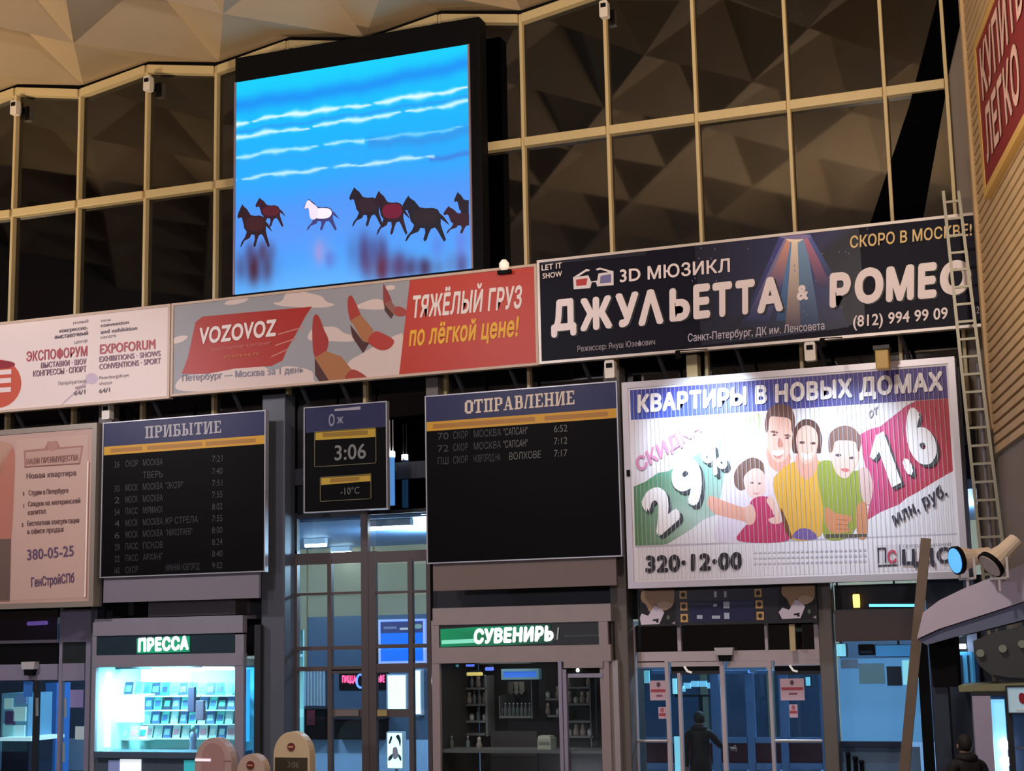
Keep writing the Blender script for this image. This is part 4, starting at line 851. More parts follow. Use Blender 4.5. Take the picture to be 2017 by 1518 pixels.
pbox('roof', M_KFR, r, 186, 1215, 478, 1222, YK, 1.25)
X0, X1, Z0, Z1 = rect(186, 1300, 500, 1493, YK); ZT = P(330, 1300, YK)[1]
M_KBK = mat('kiosk_lit_back', C(190, 240, 240), .5, noise=.1, scale=3)
build('back_panel', MB().box(X0, X1, 1.2, 1.25, 0, ZT+.5), M_KBK, r); build('side_panel', MB().box(X0-.04, X0, YK, 1.2, 0, ZT+.5), M_KBK, r); build('soffit', MB().box(X0, X1, YK+.1, 1.2, ZT, ZT+.05), M_KBK, r)
pbox('window_pane', M_CLEAR, r, 186, 1312, 462, 1481, YK, YK+.01); pbox('window_pane', glass('blue_glass', (.45, .75, .95), 1.5), r, 480, 1310, 500, 1660, YK+.02, YK+.03)
pbox('side_light', mat('side_lit', C(120, 220, 245), .4, emit=.9, ecol=C(110, 215, 245)), r, 480, 1318, 490, 1460, YK+.3, YK+.34)
bb = Board([(188, 1250), (463, 1249), (463, 1288), (188, 1289)], YK-.03)
HALO = mat('green_glow', C(20, 190, 140), .4, emit=.9, ecol=C(20, 210, 150)); LITW = mat('lit_letter', (1, 1, 1), .4, emit=5, ecol=(.85, 1, .95))
prn = Print(bb); prn.poly([(271, 1256), (376, 1253), (376, 1284), (272, 1286)], (20, 170, 120)); prn.done('sign_glow', r, colmat('green_lightbox', .4, .8))
text(bb, 'ПРЕССА', (275, 1283), (374, 1280), 26, LITW, r, .05)
for x0, x1, py in ((300, 400, 1318), (400, 460, 1316)):
    a, c = P(x0, py, -.35), P(x1, py, -.35); build('tube', MB().tube((a[0], -.35, a[1]), (c[0], -.35, c[1]), .03, n=8), TUBEW, r)
a = P(212, 1325, -.2)[1]; c = P(212, 1470, -.2)[1]; X = P(212, 1400, -.2)[0]; build('tube', MB().tube((X, -.2, a), (X, -.2, c), .06, n=8), mat('tube_soft', (1, 1, 1), .4, emit=5, ecol=(.9, 1, 1)), r)
pbox('lit_panel', mat('kiosk_lit_panel', C(250, 250, 250), .5, emit=1.1, ecol=C(250, 252, 250)), r, 218, 1370, 282, 1422, .1, .14); pbox('lit_panel', mat('kiosk_lit_panel'), r, 278, 1318, 375, 1342, .3, .34)
light('kiosk_lamp', 'AREA', (P(330, 1320, .2)[0], .1, ZT-.05), 330, (.36, .9, 1.0), (P(330, 1320, .2)[0], .4, 0), 1.2)
for y in (1372, 1400, 1428, 1456, 1480): pbox('shelf', M_FRAMEW, r, 280, y-2, 462, y, .75, 1.2)
# magazines on the lit rack, one mesh per kind of cover
covers = [(120, 225, 215), (235, 250, 248), (70, 190, 185), (90, 120, 180), (245, 170, 190), (60, 60, 90), (190, 235, 240), (40, 150, 140)]
def magazine_mesh(k, wd, hh):
    mb = MB(); mb.add([(-wd/2,0,0),(wd/2,0,0),(wd/2,.03,hh),(-wd/2,.03,hh),(-wd/2,.02,0),(wd/2,.012,0),(wd/2,.042,hh),(-wd/2,.05,hh)], [(0,1,2,3),(7,6,5,4),(0,4,5,1),(1,5,6,2),(2,6,7,3),(3,7,4,0)])
    mb.add([(-wd*.36,-.004,hh*.25),(wd*.36,-.004,hh*.25),(wd*.36,.014,hh*.72),(-wd*.36,.014,hh*.72)], [(0,1,2,3)])
    me = bpy.data.meshes.new('magazine'); me.from_pydata(mb.v, [], mb.f); me.materials.append(flat('cover%d' % k, covers[k])); me.materials.append(flat('cover%d' % ((k+3) % 8), covers[(k+3) % 8])); me.polygons[-1].material_index = 1; return me
mags = [magazine_mesh(k, .17, .24) for k in range(8)]
for row, y in enumerate((1371, 1399, 1427, 1455)):
    for c in range(10):
        x = 289+c*18+(row % 2)*4
        X, Z = P(x, y-2, .95); o = bpy.data.objects.new('magazine', mags[(row*3+c*5+c//3) % 8]); COL.objects.link(o); o.location = (X, .93, Z); o.rotation_euler = (-.12, random.uniform(-.06, .06), random.uniform(-.15, .15))
        rn = ('top', 'second', 'third', 'lowest')[row]
        od = ('leftmost', 'second', 'third', 'fourth', 'fifth', 'sixth', 'seventh', 'eighth', 'ninth', 'rightmost')[c]
        tag(o, '%s small magazine from the left on the %s shelf of the lit press kiosk' % (od, rn) if c not in (0, 9) else '%s small magazine on the %s shelf of the lit press kiosk' % (od, rn), 'magazine', 'magazines on the %s press kiosk shelf' % rn)
for k, (x, y, lab) in enumerate(((232, 1368, 'magazine hung left above the white panel in the press kiosk'), (252, 1368, 'magazine hung in the middle above the white panel in the press kiosk'), (271, 1367, 'magazine hung right above the white panel in the press kiosk'), (224, 1456, 'magazine left of four under the white panel in the press kiosk'), (243, 1456, 'magazine second of four under the white panel in the press kiosk'), (262, 1455, 'magazine third of four under the white panel in the press kiosk'), (280, 1455, 'magazine right of four under the white panel in the press kiosk'))):
    X, Z = P(x, y, .3); o = bpy.data.objects.new('magazine', mags[(k*3+2) % 8]); COL.objects.link(o); o.location = (X, .3, Z); o.rotation_euler = (-.1, 0, random.uniform(-.15, .15)); tag(o, lab, 'magazine', 'magazines around the white kiosk panel')
pbox('shelf', M_FRAMEW, KP, 215, 1455, 290, 1458, .25, .5); pbox('shelf', M_FRAMEW, KP, 222, 1367, 290, 1370, .25, .5)
for k, (x, y, cc, wd, hh) in enumerate(((378, 1402, (80, 66, 96), .14, .46), (395, 1418, (110, 88, 110), .17, .36))):
    X, Z = P(x, y, .3); r2 = empty('hanging_box', (X, .3, Z), ('slim dark box hanging in the press kiosk window', 'square grey-brown box hanging in the press kiosk window')[k], 'box')
    build('body', MB().box(X-wd/2, X+wd/2, .26, .34, Z, Z+hh), flat('hbox%d' % k, cc), r2, bevel=.01); build('hook', MB().tube((X, .3, Z+hh), (X, .3, Z+hh+.1), .008, n=6), M_STEEL, r2)
X, Z = P(380, 1480, .1)
r2 = empty('desk_figure', (X, .1, Z), 'small grey figurine standing on the press kiosk sill', 'figurine'); build('body', MB().lathe([(.07, Z), (.075, Z+.04), (.05, Z+.12), (.07, Z+.24), (.055, Z+.33), (.03, Z+.37)], X, .1), flat('figure_grey', (120, 130, 160)), r2, True); build('head', MB().lathe([(.02, Z+.36), (.045, Z+.39), (.05, Z+.43), (.035, Z+.47), (.01, Z+.485)], X, .1), flat('figure_green', (120, 160, 150)), r2, True)
# plant room strip above the press kiosk
tag(pbox('vent_cabinet', mat('cabinet_grey', C(96, 92, 98), .5, noise=.06, scale=3), None, 292, 1180, 464, 1212, -.5, .02), 'grey service cabinet on top of the press kiosk', 'cabinet')
tag(pbox('vent_grille', M_BLACK, None, 222, 1183, 289, 1212, -.3, .02), 'dark vent grille beside the service cabinet on the press kiosk', 'vent')

# ------------------------------------------------------------------ souvenir kiosk
M_SFR = mat('souvenir_frame', C(164, 150, 150), .45, metal=.15, noise=.06, scale=4)
r = empty('souvenir_kiosk', (P(1030, 1300, YK)[0], 0, 0), 'dark souvenir kiosk with a half lit green sign', 'kiosk')
for x0, y0, x1, y1 in ((852, 1193, 1203, 1227), (852, 1272, 1203, 1304)): pbox('fascia', M_SFR, r, x0, y0, x1, y1, YK-.05, YK+.1)
pbox('sign_bar', mat('sign_dark', C(30, 34, 36), .4), r, 866, 1226, 1186, 1273, YK-.01, YK+.08); pbox('post', M_SFR, r, 852, 1222, 867, 1660, YK-.04, YK+.05); pbox('post', M_SFR, r, 1185, 1222, 1203, 1660, YK-.04, YK+.05); pbox('post', M_LAV, r, 1103, 1300, 1110, 1660, YK-.06, YK+.03)
pbox('post', M_LAV, r, 1112, 1318, 1119, 1660, YK-.06, YK+.03); pbox('post', M_ALU, r, 1207, 1300, 1222, 1660, YK+.05, YK+.15)
pbox('door_header', M_SFR, r, 1110, 1302, 1187, 1315, YK-.08, YK+.05); pbox('door_header', M_BLACK, r, 1110, 1315, 1187, 1325, YK-.03, YK+.05); pbox('door_rail', M_LAV, r, 1119, 1326, 1187, 1334, YK-.06, YK+.03)
pbox('door_sill', M_LAV, r, 1119, 1650, 1187, 1660, YK-.06, YK+.03)
bb = Board([(866, 1226), (1186, 1226), (1186, 1273), (866, 1273)], YK-.02).zoom(820, 1120, 3.814); prn = Print(bb)
prn.poly([(182,440),(460,430),(720,425),(1020,420),(1035,560),(720,570),(182,575)], [(10,150,96),(20,160,110),(20,140,100),(16,60,50),(16,60,50),(20,130,96),(10,150,96)])
prn.poly([(190,525),(450,518),(450,548),(190,555)], (150, 250, 215)); prn.done('sign_glow', r, mat('green_lightbox'))
text(bb, 'СУВЕНИРЬ', (442,558), (1040,545), 108, LITW, r, .05, .1); text(bb, 'I', (1062,540), (1085,538), 92, flat('unlit_letter', (190, 200, 196)), r, .03, .2)
prn = Print(bb); prn.poly([(1115,505),(1385,500),(1385,520),(1115,525)], (70, 76, 78)); prn.done('sign_line', r, PRN)
build('status_lamp', MB().lathe([(.02, P(1138, 1323, YK-.06)[1]), (.03, P(1138, 1320, YK-.06)[1]), (.02, P(1138, 1316, YK-.06)[1])], P(1138, 1320, YK-.06)[0], YK-.06, 10), LITW, r)
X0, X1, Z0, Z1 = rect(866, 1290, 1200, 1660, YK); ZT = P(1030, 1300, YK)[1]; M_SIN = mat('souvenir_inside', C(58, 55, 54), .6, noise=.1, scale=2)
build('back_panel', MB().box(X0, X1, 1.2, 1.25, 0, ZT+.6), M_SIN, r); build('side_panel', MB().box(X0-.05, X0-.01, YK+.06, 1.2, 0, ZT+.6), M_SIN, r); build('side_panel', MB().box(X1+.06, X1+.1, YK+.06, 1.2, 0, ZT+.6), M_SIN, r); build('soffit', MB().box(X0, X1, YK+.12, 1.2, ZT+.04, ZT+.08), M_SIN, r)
pbox('window_pane', M_CLEAR, r, 867, 1304, 1103, 1660, YK, YK+.01); pbox('door_pane', M_CLEAR, r, 1119, 1334, 1187, 1650, YK, YK+.01)
pbox('counter', mat('counter_edge', C(120, 114, 112), .5), r, 867, 1477, 1187, 1483, YK+.06, .1); pbox('counter_front', mat('counter_front', C(72, 62, 60), .6), r, 968, 1440, 1060, 1660, .3, .36)
shelf_rows = [(900, 958, 1355), (900, 958, 1387), (900, 958, 1420), (985, 1046, 1411), (905, 955, 1445), (1119, 1162, 1353), (1119, 1162, 1386), (1119, 1165, 1420), (1119, 1168, 1450), (1078, 1102, 1409), (1075, 1102, 1376)]
for x0, x1, y in shelf_rows: pbox('shelf', mat('shelf_grey', C(130, 128, 126), .5), r, x0, y-1, x1, y+3, .6, .95)
for x0, x1, y0, y1 in ((898, 901, 1330, 1450), (956, 960, 1330, 1450), (983, 985, 1370, 1415), (1046, 1048, 1330, 1415), (1162, 1164, 1335, 1470)): pbox('shelf_upright', mat('shelf_grey'), r, x0, y0, x1, y1, .6, .95)
light('kiosk_lamp', 'AREA', (P(1000, 1320, .2)[0], .1, ZT), 9, (1.0, .9, .8), (P(1000, 1320, .2)[0], .4, 0), 1.0)
LCD = mat('kiosk_screen', C(60, 110, 220), .3, emit=.6, ecol=C(60, 120, 230))
vsign('kiosk_display', 'small blue lit display at the top of the souvenir kiosk window', 'display', 988, 1317, 1062, 1338, .4, LCD, mat('display_rim', C(120, 160, 180), .4, emit=.15, ecol=C(130, 180, 200)), .04)
for px, py, ln, m, lab in ((886, 1310, .32, mat('teal_reflection', C(100, 180, 180), .4, emit=.5, ecol=C(90, 170, 180)), 'small teal reflection built as a glowing bar at the top left of the souvenir window'), (926, 1309, .14, mat('blue_spot', C(90, 110, 240), .4, emit=1.2, ecol=C(100, 120, 250)), 'small blue lamp near the top of the souvenir window'), (964, 1317, .14, mat('blue_spot'), 'small violet-blue lamp right of the yellow strip in the souvenir window'), (935, 1327, .28, mat('yellow_strip', C(230, 200, 110), .4, emit=.9, ecol=C(230, 200, 110)), 'thin yellow strip lamp in the souvenir window'), (878, 1340, .11, TUBEW, 'tiny white lamp at the left edge of the souvenir window')):  # the teal one is a reflection, modelled as a glowing tube
    X, Z = P(px, py, .2); q2 = empty('spot_glow', (X, .2, Z-.03), lab, 'lamp', 'little lamps in the souvenir kiosk'); build('glow', MB().tube((X-ln/2, .2, Z), (X+ln/2, .2, Z), .03, n=8), m, q2); build('mount', MB().box(X-ln/3, X+ln/3, .2, .26, Z+.03, Z+.06), M_DARKST, q2)
# souvenirs on the shelves
def thing_mesh(prof, m, nm):
    mb = MB().lathe(prof, 0, 0, 10); me = bpy.data.meshes.new(nm); me.from_pydata(mb.v, [], mb.f); me.materials.append(m)
    for p in me.polygons: p.use_smooth = True
    return me
doll_b = thing_mesh([(.03, 0), (.05, .03), (.052, .08), (.035, .13), (.03, .14)], flat('doll_paint', (170, 150, 140)), 'body'); doll_h = thing_mesh([(.03, .135), (.036, .16), (.034, .19), (.015, .21)], flat('doll_face', (200, 180, 160)), 'head')
bot_b = thing_mesh([(.03, 0), (.035, .01), (.035, .13), (.013, .17), (.013, .2)], flat('bottle_glass', (120, 125, 125), .15), 'body'); bot_c = thing_mesh([(.016, .2), (.016, .225)], flat('bottle_cap', (210, 205, 200)), 'cap')
cup_b = thing_mesh([(.03, 0), (.042, .02), (.045, .09), (.04, .1)], flat('cup_glaze', (200, 196, 190), .2), 'body'); cup_h = thing_mesh([(.02, .1), (.03, .11), (.012, .13)], flat('cup_lid', (150, 140, 130)), 'lid')
def souvenir(kind, x, y, lab, grp, yy=.72):
    X, Z = P(x, y-1, yy); nm, parts, cat = {'d': ('nesting_doll', (doll_b, doll_h), 'doll'), 'b': ('bottle', (bot_b, bot_c), 'bottle'), 'c': ('lidded_cup', (cup_b, cup_h), 'cup')}[kind]
    q2 = empty(nm, (X, yy, Z), lab, cat, grp); q2.rotation_euler = (0, 0, random.uniform(0, 6))
    for me in parts: o = bpy.data.objects.new(me.name.split('.')[0], me); COL.objects.link(o); o.parent = q2
for x0, x1, y, kinds, where in ((904, 955, 1355, 'bdbdb', 'top shelf of the left souvenir rack'), (904, 955, 1387, 'bbdbbd', 'middle shelf of the left souvenir rack'), (904, 955, 1420, 'cdcbc', 'bottom shelf of the left souvenir rack'), (988, 1044, 1411, 'bbbbbbbb', 'middle souvenir shelf'), (1122, 1160, 1386, 'dcdd', 'shelf behind the souvenir kiosk door'), (1122, 1162, 1450, 'cddc', 'low shelf behind the souvenir kiosk door'), (1122, 1160, 1353, 'dd', 'high shelf behind the souvenir kiosk door'), (1080, 1100, 1376, 'cd', 'upper shelf beside the souvenir kiosk door'), (1080, 1100, 1409, 'dc', 'lower shelf beside the souvenir kiosk door'), (875, 890, 1477, 'cb', 'souvenir counter, left end'), (922, 944, 1477, 'bd', 'souvenir counter, near its middle')):
    word = {'b': 'small bottle', 'd': 'small nesting doll', 'c': 'small lidded cup'}
    ords = ('first', 'second', 'third', 'fourth', 'fifth', 'sixth', 'seventh', 'eighth')
    for k, c in enumerate(kinds): souvenir(c, x0+(x1-x0)*k/max(1, len(kinds)-1), y, ('%s, %s from the left on the %s' % (word[c], ords[k], where)) if kinds.count(c) > 1 else '%s on the %s' % (word[c], where), '%ss on the %s' % (word[c], where), -.2 if 'counter' in where else .72)
X, Z = P(1071, 1477, -.3)
r2 = empty('cash_register', (X, -.25, Z), 'cream cash register on the souvenir kiosk counter', 'register'); build('body', MB().px(1058, 1453, 1085, 1477, -.35, -.05), flat('register_cream', (206, 196, 176)), r2, bevel=.015); build('top', MB().px(1060, 1449, 1083, 1453, -.3, -.1), flat('register_top', (224, 216, 200)), r2); build('keypad', MB().px(1061, 1461, 1082, 1466, -.36, -.35), flat('register_keys', (150, 144, 130)), r2)
for k, (x, cc) in enumerate(((1008, (104, 92, 80)), (1018, (150, 140, 120)), (1028, (150, 140, 122)))):
    X, Z = P(x, 1365, .9); o = build('hanging_cloth', MB().prism([(X-.05, Z+.2), (X+.05, Z+.2), (X+.06, Z+.04), (X, Z-.03), (X-.06, Z+.04)], .88, .92), flat('cloth%d' % k, cc)); tag(o, ('leftmost', 'middle', 'rightmost')[k]+' pennant hanging in the souvenir kiosk', 'pennant', 'pennants in the souvenir kiosk')

# ------------------------------------------------------------------ right entrance with the café menu above
d2 = empty('door_2', (P(1440, 1300, 0)[0], 0, 0), 'glazed entrance doors under the café menu board', 'door', kind='structure')
M_DFR = mat('door_frame_warm', C(206, 190, 192), .4, metal=.25, noise=.05, scale=4)
for x0, x1, y0, y1 in ((1240, 1256, 1228, 1660), (1334, 1341, 1228, 1282), (1506, 1512, 1228, 1282), (1604, 1614, 1226, 1300), (1315, 1322, 1300, 1660), (1340, 1346, 1325, 1660), (1424, 1432, 1300, 1660), (1520, 1526, 1300, 1660), (1626, 1640, 1296, 1660)): vbar(d2, x0, x1, y0, y1, m=M_DFR)
for x0, x1, y0, y1 in ((1256, 1626, 1281, 1302), (1256, 1315, 1302, 1314), (1432, 1520, 1302, 1314), (1322, 1424, 1302, 1312), (1526, 1626, 1300, 1310)): vbar(d2, x0, x1, y0, y1, name='rail', m=M_DFR)
for x0, x1 in ((1322, 1424), (1526, 1626)): pbox('closer_recess', M_BLACK, d2, x0, 1311, x1, 1321, -.05, .0); pbox('door_head', M_DARKST, d2, x0, 1321, x1, 1328, -.05, .01)
for x, y in ((1354, 1318), (1562, 1316)):
    X, Z = P(x, y, -.1); build('closer_arm', MB().bar((X-.05, -.1, Z+.05), (X, -.1, Z-.03), .03).bar((X, -.1, Z-.03), (X+.07, -.1, Z-.05), .03), mat('arm_white', C(250, 245, 240), .3, emit=.3, ecol=C(255, 250, 245)), d2)
for x0, x1, y0, y1 in ((1256, 1315, 1314, 1660), (1346, 1424, 1328, 1660), (1432, 1520, 1314, 1660), (1526, 1626, 1328, 1660)): pbox('pane', M_CLEAR, d2, x0, y0, x1, y1, -.02, -.01)
for x0, x1 in ((1256, 1334), (1341, 1506), (1512, 1604)): pbox('pane', M_NIGHT, d2, x0, 1230, x1, 1281, -.02, -.01)
pbox('black_panel', M_BLACK, d2, 1250, 1228, 1612, 1282, .02, .1)
for x0, x1, y in ((1256, 1315, 1459), (1526, 1620, 1459)): build('push_bar', MB().tube((P(x0, y, -.08)[0], -.08, P(x0, y, -.08)[1]), (P(x1, y, -.08)[0], -.08, P(x1, y, -.08)[1]), .025, n=8), M_ALU, d2)
NP = flat('notice_pink', (222, 190, 206)); NR = flat('notice_red', (190, 80, 90)); NK = flat('notice_dark', (96, 70, 84))
for x0, y0, x1, y1 in ((1280, 1340, 1315, 1379), (1537, 1336, 1584, 1379)):
    n_ = pbox('notice', NP, d2, x0, y0, x1, y1, -.028, -.022); bb = Board([(x0, y0), (x1, y0), (x1, y1), (x0, y1)], -.028); prn = Print(bb); w_ = x1-x0
    prn.disc(x0+w_*.5, y0+8, 4, 5, (110, 80, 96)); prn.quad(x0+2, y0+17, x1-2, y0+23, (186, 90, 100)); prn.quad(x0+w_*.35, y0+28, x1-w_*.3, y0+32, (150, 100, 116)); prn.done('printed_text', n_, PRN)
for x0, y0, x1, y1 in ((1297, 1392, 1312, 1415), (1555, 1387, 1571, 1413)):
    n_ = pbox('sticker', NP, d2, x0, y0, x1, y1, -.028, -.022); bb = Board([(x0, y0), (x1, y0), (x1, y1), (x0, y1)], -.028); prn = Print(bb); prn.disc((x0+x1)/2, y0+6, 4, 5, (190, 110, 120)); prn.quad(x0+1, y0+12, x1-1, y0+18, (186, 84, 92)); prn.done('printed_text', n_, PRN)
sensor(1407, 1275, 1444, 1302, 'pale motion sensor above the right entrance doors')
# inner doors of the vestibule, blue lit frames with red kick panels
M_BLF = mat('blue_white_frame', C(130, 170, 215), .4, noise=.04, scale=3); M_KICK = mat('red_kick', C(96, 44, 60), .5, noise=.08, scale=3)
di = empty('door_3', (P(1450, 1400, 3.2)[0], 3.2, 0), 'inner vestibule doors with pale blue frames and red lower panels', 'door', kind='structure')
for x0, x1 in ((1250, 1262), (1404, 1420), (1473, 1488), (1539, 1554), (1620, 1632)): pbox('mullion', M_BLF, di, x0, 1325, x1, 1640, 3.15, 3.3)
for x0, x1 in ((1262, 1404), (1420, 1473), (1488, 1539), (1554, 1620)):
    pbox('rail', M_BLF, di, x0, 1452, x1, 1463, 3.15, 3.3); pbox('rail', M_BLF, di, x0, 1503, x1, 1515, 3.15, 3.3); pbox('rail', M_BLF, di, x0, 1320, x1, 1327, 3.15, 3.3)
    pbox('kick_panel', M_KICK, di, x0, 1463, x1, 1503, 3.2, 3.25); pbox('pane', glass('inner_glass', (.5, .62, .68), 1.5), di, x0, 1327, x1, 1452, 3.2, 3.21)
    pbox('kick_panel', M_BLF, di, x0, 1515, x1, 1640, 3.2, 3.25)
X, Z = P(1378, 1368, 5.0)
r = empty('street_canopy_lamp', (X, 5.0, Z-.1), 'white arched lamp cluster glowing above the person in the doorway', 'lamp'); lm = MB()
for k in range(7): a = math.pi*(k+.5)/8; lm = MB().box(X+.42*math.cos(a)-.07, X+.42*math.cos(a)+.07, 4.95, 5.02, Z+.22*math.sin(a)-.06, Z+.22*math.sin(a)+.05) ; build('lamp_head', lm, mat('street_white', C(220, 245, 250), .4, emit=1.4, ecol=C(170, 225, 245)), r)
build('pole', MB().tube((X, 5.06, 0), (X, 5.06, Z), .04, n=8), M_DARKST, r); build('arm', MB().bar((X-.5, 5.03, Z-.02), (X+.5, 5.03, Z-.02), .04), M_DARKST, r)
for k, (x0, y0, x1, y1, e, lab) in enumerate(((1588, 1333, 1596, 1350, .8, 'small cyan light right of the entrance notice'), (1326, 1336, 1334, 1366, .8, 'narrow cyan light left of the person'), (1330, 1450, 1342, 1518, .7, 'bright low panel left of the person'), (1270, 1320, 1280, 1345, .5, 'dim green light in the left door pane'))):
    X0, X1, Z0, Z1 = rect(x0, y0, x1, y1, 2.6); q2 = empty('wall_light', ((X0+X1)/2, 2.6, Z0), lab, 'light'); build('lens', MB().box(X0, X1, 2.55, 2.6, Z0, Z1), mat('cyan_light%d' % k, C(140, 220, 240), .4, emit=e, ecol=C(130, 215, 240)), q2); build('mount', MB().box(X0-.02, X1+.02, 2.6, 2.64, Z0-.02, Z1+.02), M_DARKST, q2)
# café menu board
q = [(1256, 1160), (1608, 1150), (1610, 1226), (1258, 1233)]
b = frame_thing('menu_board', q, -.42, 'dark café menu board with two food pictures above the right entrance', 'menu board', .15, .02, M_DARKST, None, 0, mat('menu_dark', C(34, 32, 42), .4, noise=.1, scale=3)); b.zoom(1220, 1140, 4.584); pr = Print(b)
for ox, oy in ((0, 0), (1272, -50)):
    pr.poly([(170+ox,80+oy),(500+ox,70+oy),(510+ox,412+oy),(160+ox,420+oy)], (40,36,40)); pr.blob([(195+ox,150+oy),(230+ox,85+oy),(400+ox,78+oy),(490+ox,80+oy),(490+ox,220+oy),(430+ox,270+oy),(330+ox,230+oy),(280+ox,300+oy),(240+ox,230+oy),(205+ox,200+oy)], (196,156,120)); pr.blob([(340+ox,230+oy),(400+ox,200+oy),(480+ox,230+oy),(420+ox,280+oy),(350+ox,270+oy)], (222,190,160))
    pr.poly([(165+ox,350+oy),(200+ox,310+oy),(260+ox,330+oy),(320+ox,235+oy),(380+ox,270+oy),(405+ox,300+oy),(360+ox,405+oy),(195+ox,412+oy)], (244,230,244)); pr.poly([(300+ox,365+oy),(355+ox,355+oy),(352+ox,392+oy),(335+ox,392+oy),(328+ox,378+oy),(300+ox,378+oy)], (40,36,44)); pr.disc(440+ox, 345+oy, 14, 20, (110,130,90)); pr.poly([(470+ox,400+oy),(500+ox,380+oy),(505+ox,410+oy)], (190,170,180))
pr.poly([(630,200),(1220,190),(1220,380),(640,390)], (44,46,84)); pr.poly([(630,215),(830,210),(830,232),(630,238)], (74,74,104)); pr.poly([(1000,205),(1210,200),(1210,235),(1000,238)], (70,74,110))
for x, y, w_, h_ in ((856,110,26,55),(948,110,22,55),(848,225,34,24),(940,205,55,60),(835,330,74,28),(945,305,48,55),(700,325,50,34)): pr.quad(x, y, x+w_, y+h_, (206,214,232))
for k in range(3):
    for x, y in ((545+k*4, 105+k*105), (1222+k*8, 90+k*103)): pr.quad(x, y, x+66, y+74, (228,184,120)); pr.disc(x+33, y+37, 20, 22, (70,52,40))
pr.done('printed_picture', b.root, PRN)
pbox('hanger', M_BEIGE, b.root, 1555, 1229, 1566, 1282, -.36, -.3)

# ------------------------------------------------------------------ shop bay at the far right
d4 = empty('window_3', (P(1740, 1300, 0)[0], 0, 0), 'frosted blue lit shop glazing left of the canopy', 'window', kind='structure')
pbox('fascia', mat('brown_fascia', C(78, 66, 66), .5, noise=.08, scale=2), d4, 1644, 1199, 1805, 1262, -.3, -.05); pbox('fascia_back', M_DARKST, d4, 1644, 1150, 1815, 1199, -.02, .02)
for x0, x1, y0 in ((1640, 1654, 1262), (1817, 1838, 1262)): vbar(d4, x0, x1, y0, 1660, m=M_BLACK)
M_FROST = mat('frosted_panel', C(120, 172, 214), .35, noise=.15, scale=1.2, emit=.48, ecol=C(100, 165, 225))  # own glow stands in for shop light behind the frosted glass
pbox('frosted_panel', M_FROST, d4, 1654, 1296, 1817, 1460, .1, .13); pbox('rail', M_VDARK, d4, 1654, 1460, 1775, 1470, -.02, .1); pbox('frosted_panel', mat('frosted_low', C(90, 120, 150), .4, noise=.15, scale=1.2), d4, 1654, 1470, 1817, 1660, .1, .13)
pbox('pane', M_CLEAR, d4, 1654, 1262, 1817, 1460, -.03, -.02)
CY = mat('shop_cyan', C(170, 235, 245), .4, emit=.8, ecol=C(150, 230, 245)); DKB = flat('shop_dark', (44, 56, 78))
for x0, y0, x1, y1, m, nm, lab in ((1648, 1268, 1666, 1292, CY, 'light_box', 'small bright cyan light box at the top left of the frosted shop window'), (1725, 1270, 1815, 1292, mat('shop_blue', C(90, 160, 215), .4, emit=.35, ecol=C(90, 170, 230)), 'light_box', 'long blue light strip along the top of the frosted shop window')):
    X0, X1, Z0, Z1 = rect(x0, y0, x1, y1, .3); q2 = empty(nm, ((X0+X1)/2, .35, Z0), lab, 'light box'); build('face', MB().box(X0, X1, .28, .3, Z0, Z1), m, q2); build('case', MB().box(X0-.01, X1+.01, .3, .45, Z0-.01, Z1+.01), M_DARKST, q2); build('hanger', MB().bar(((X0+X1)/2, .35, Z1), ((X0+X1)/2, .2, 4.0), .03), M_DARKST, q2)
X0, X1, Z0, Z1 = rect(1690, 1268, 1722, 1290, .25); q2 = empty('ceiling_unit', ((X0+X1)/2, .3, Z0), 'dark boxy ceiling unit behind the frosted shop window', 'unit'); build('body', MB().box(X0, X1, .25, .6, Z0, Z1), M_BLACK, q2, bevel=.02); build('grille', MB().box(X0+.03, X1-.03, .24, .25, Z0+.03, Z0+.07), DKB, q2)
for x0, y0, x1, y1, m in ((1747, 1312, 1776, 1350, DKB), (1778, 1300, 1792, 1348, CY), (1806, 1300, 1816, 1338, CY), (1656, 1298, 1690, 1316, flat('frost_lilac', (170, 190, 226))), (1692, 1306, 1742, 1346, flat('frost_pale', (160, 206, 226)))): pbox('sheet', m, d4, x0, y0, x1, y1, .08, .1)
X, Z = P(1687, 1185, -.15)
q2 = empty('wall_lamp', (X, -.15, Z-.08), 'small warm glowing wall lamp under the apartment billboard', 'lamp'); build('shade', MB().lathe([(.05, Z-.09), (.055, Z-.02), (.055, Z+.1), (.045, Z+.12)], X, -.15), mat('warm_bulb', C(255, 215, 140), .4, emit=1.7, ecol=C(255, 205, 120)), q2, True); build('bracket', MB().bar((X, -.15, Z+.12), (X, .0, Z+.15), .02), M_DARKST, q2)
a, c = P(1712, 1192, -.25), P(1802, 1192, -.25); q2 = empty('tube_lamp', ((a[0]+c[0])/2, -.25, a[1]-.03), 'thin cyan tube lamp lying on the brown shop fascia', 'lamp'); build('tube', MB().tube((a[0], -.25, a[1]), (c[0], -.25, c[1]), .022, n=8), mat('cyan_tube', C(120, 210, 240), .4, emit=1.6, ecol=C(110, 205, 240)), q2); build('holder', MB().box(a[0], c[0], -.23, -.2, a[1]-.03, a[1]+.03), M_DARKST, q2)
for k, x in enumerate((1672, 1686, 1698)):
    X, Z = P(x, 1518, .05); q2 = empty('barrier_pole', (X, .05, 0), ('leftmost short dark pole standing by the frosted shop glass', 'middle short dark pole standing by the frosted shop glass', 'rightmost short dark pole standing by the frosted shop glass')[k], 'pole'); Zt = P(x, 1490+k*8, .05)[1]; build('shaft', MB().tube((X, .05, 0), (X, .05, Zt), .03, n=8), M_BLACK, q2); build('knob', MB().lathe([(.02, Zt), (.045, Zt+.03), (.03, Zt+.07)], X, .05, 10), M_BLACK, q2)
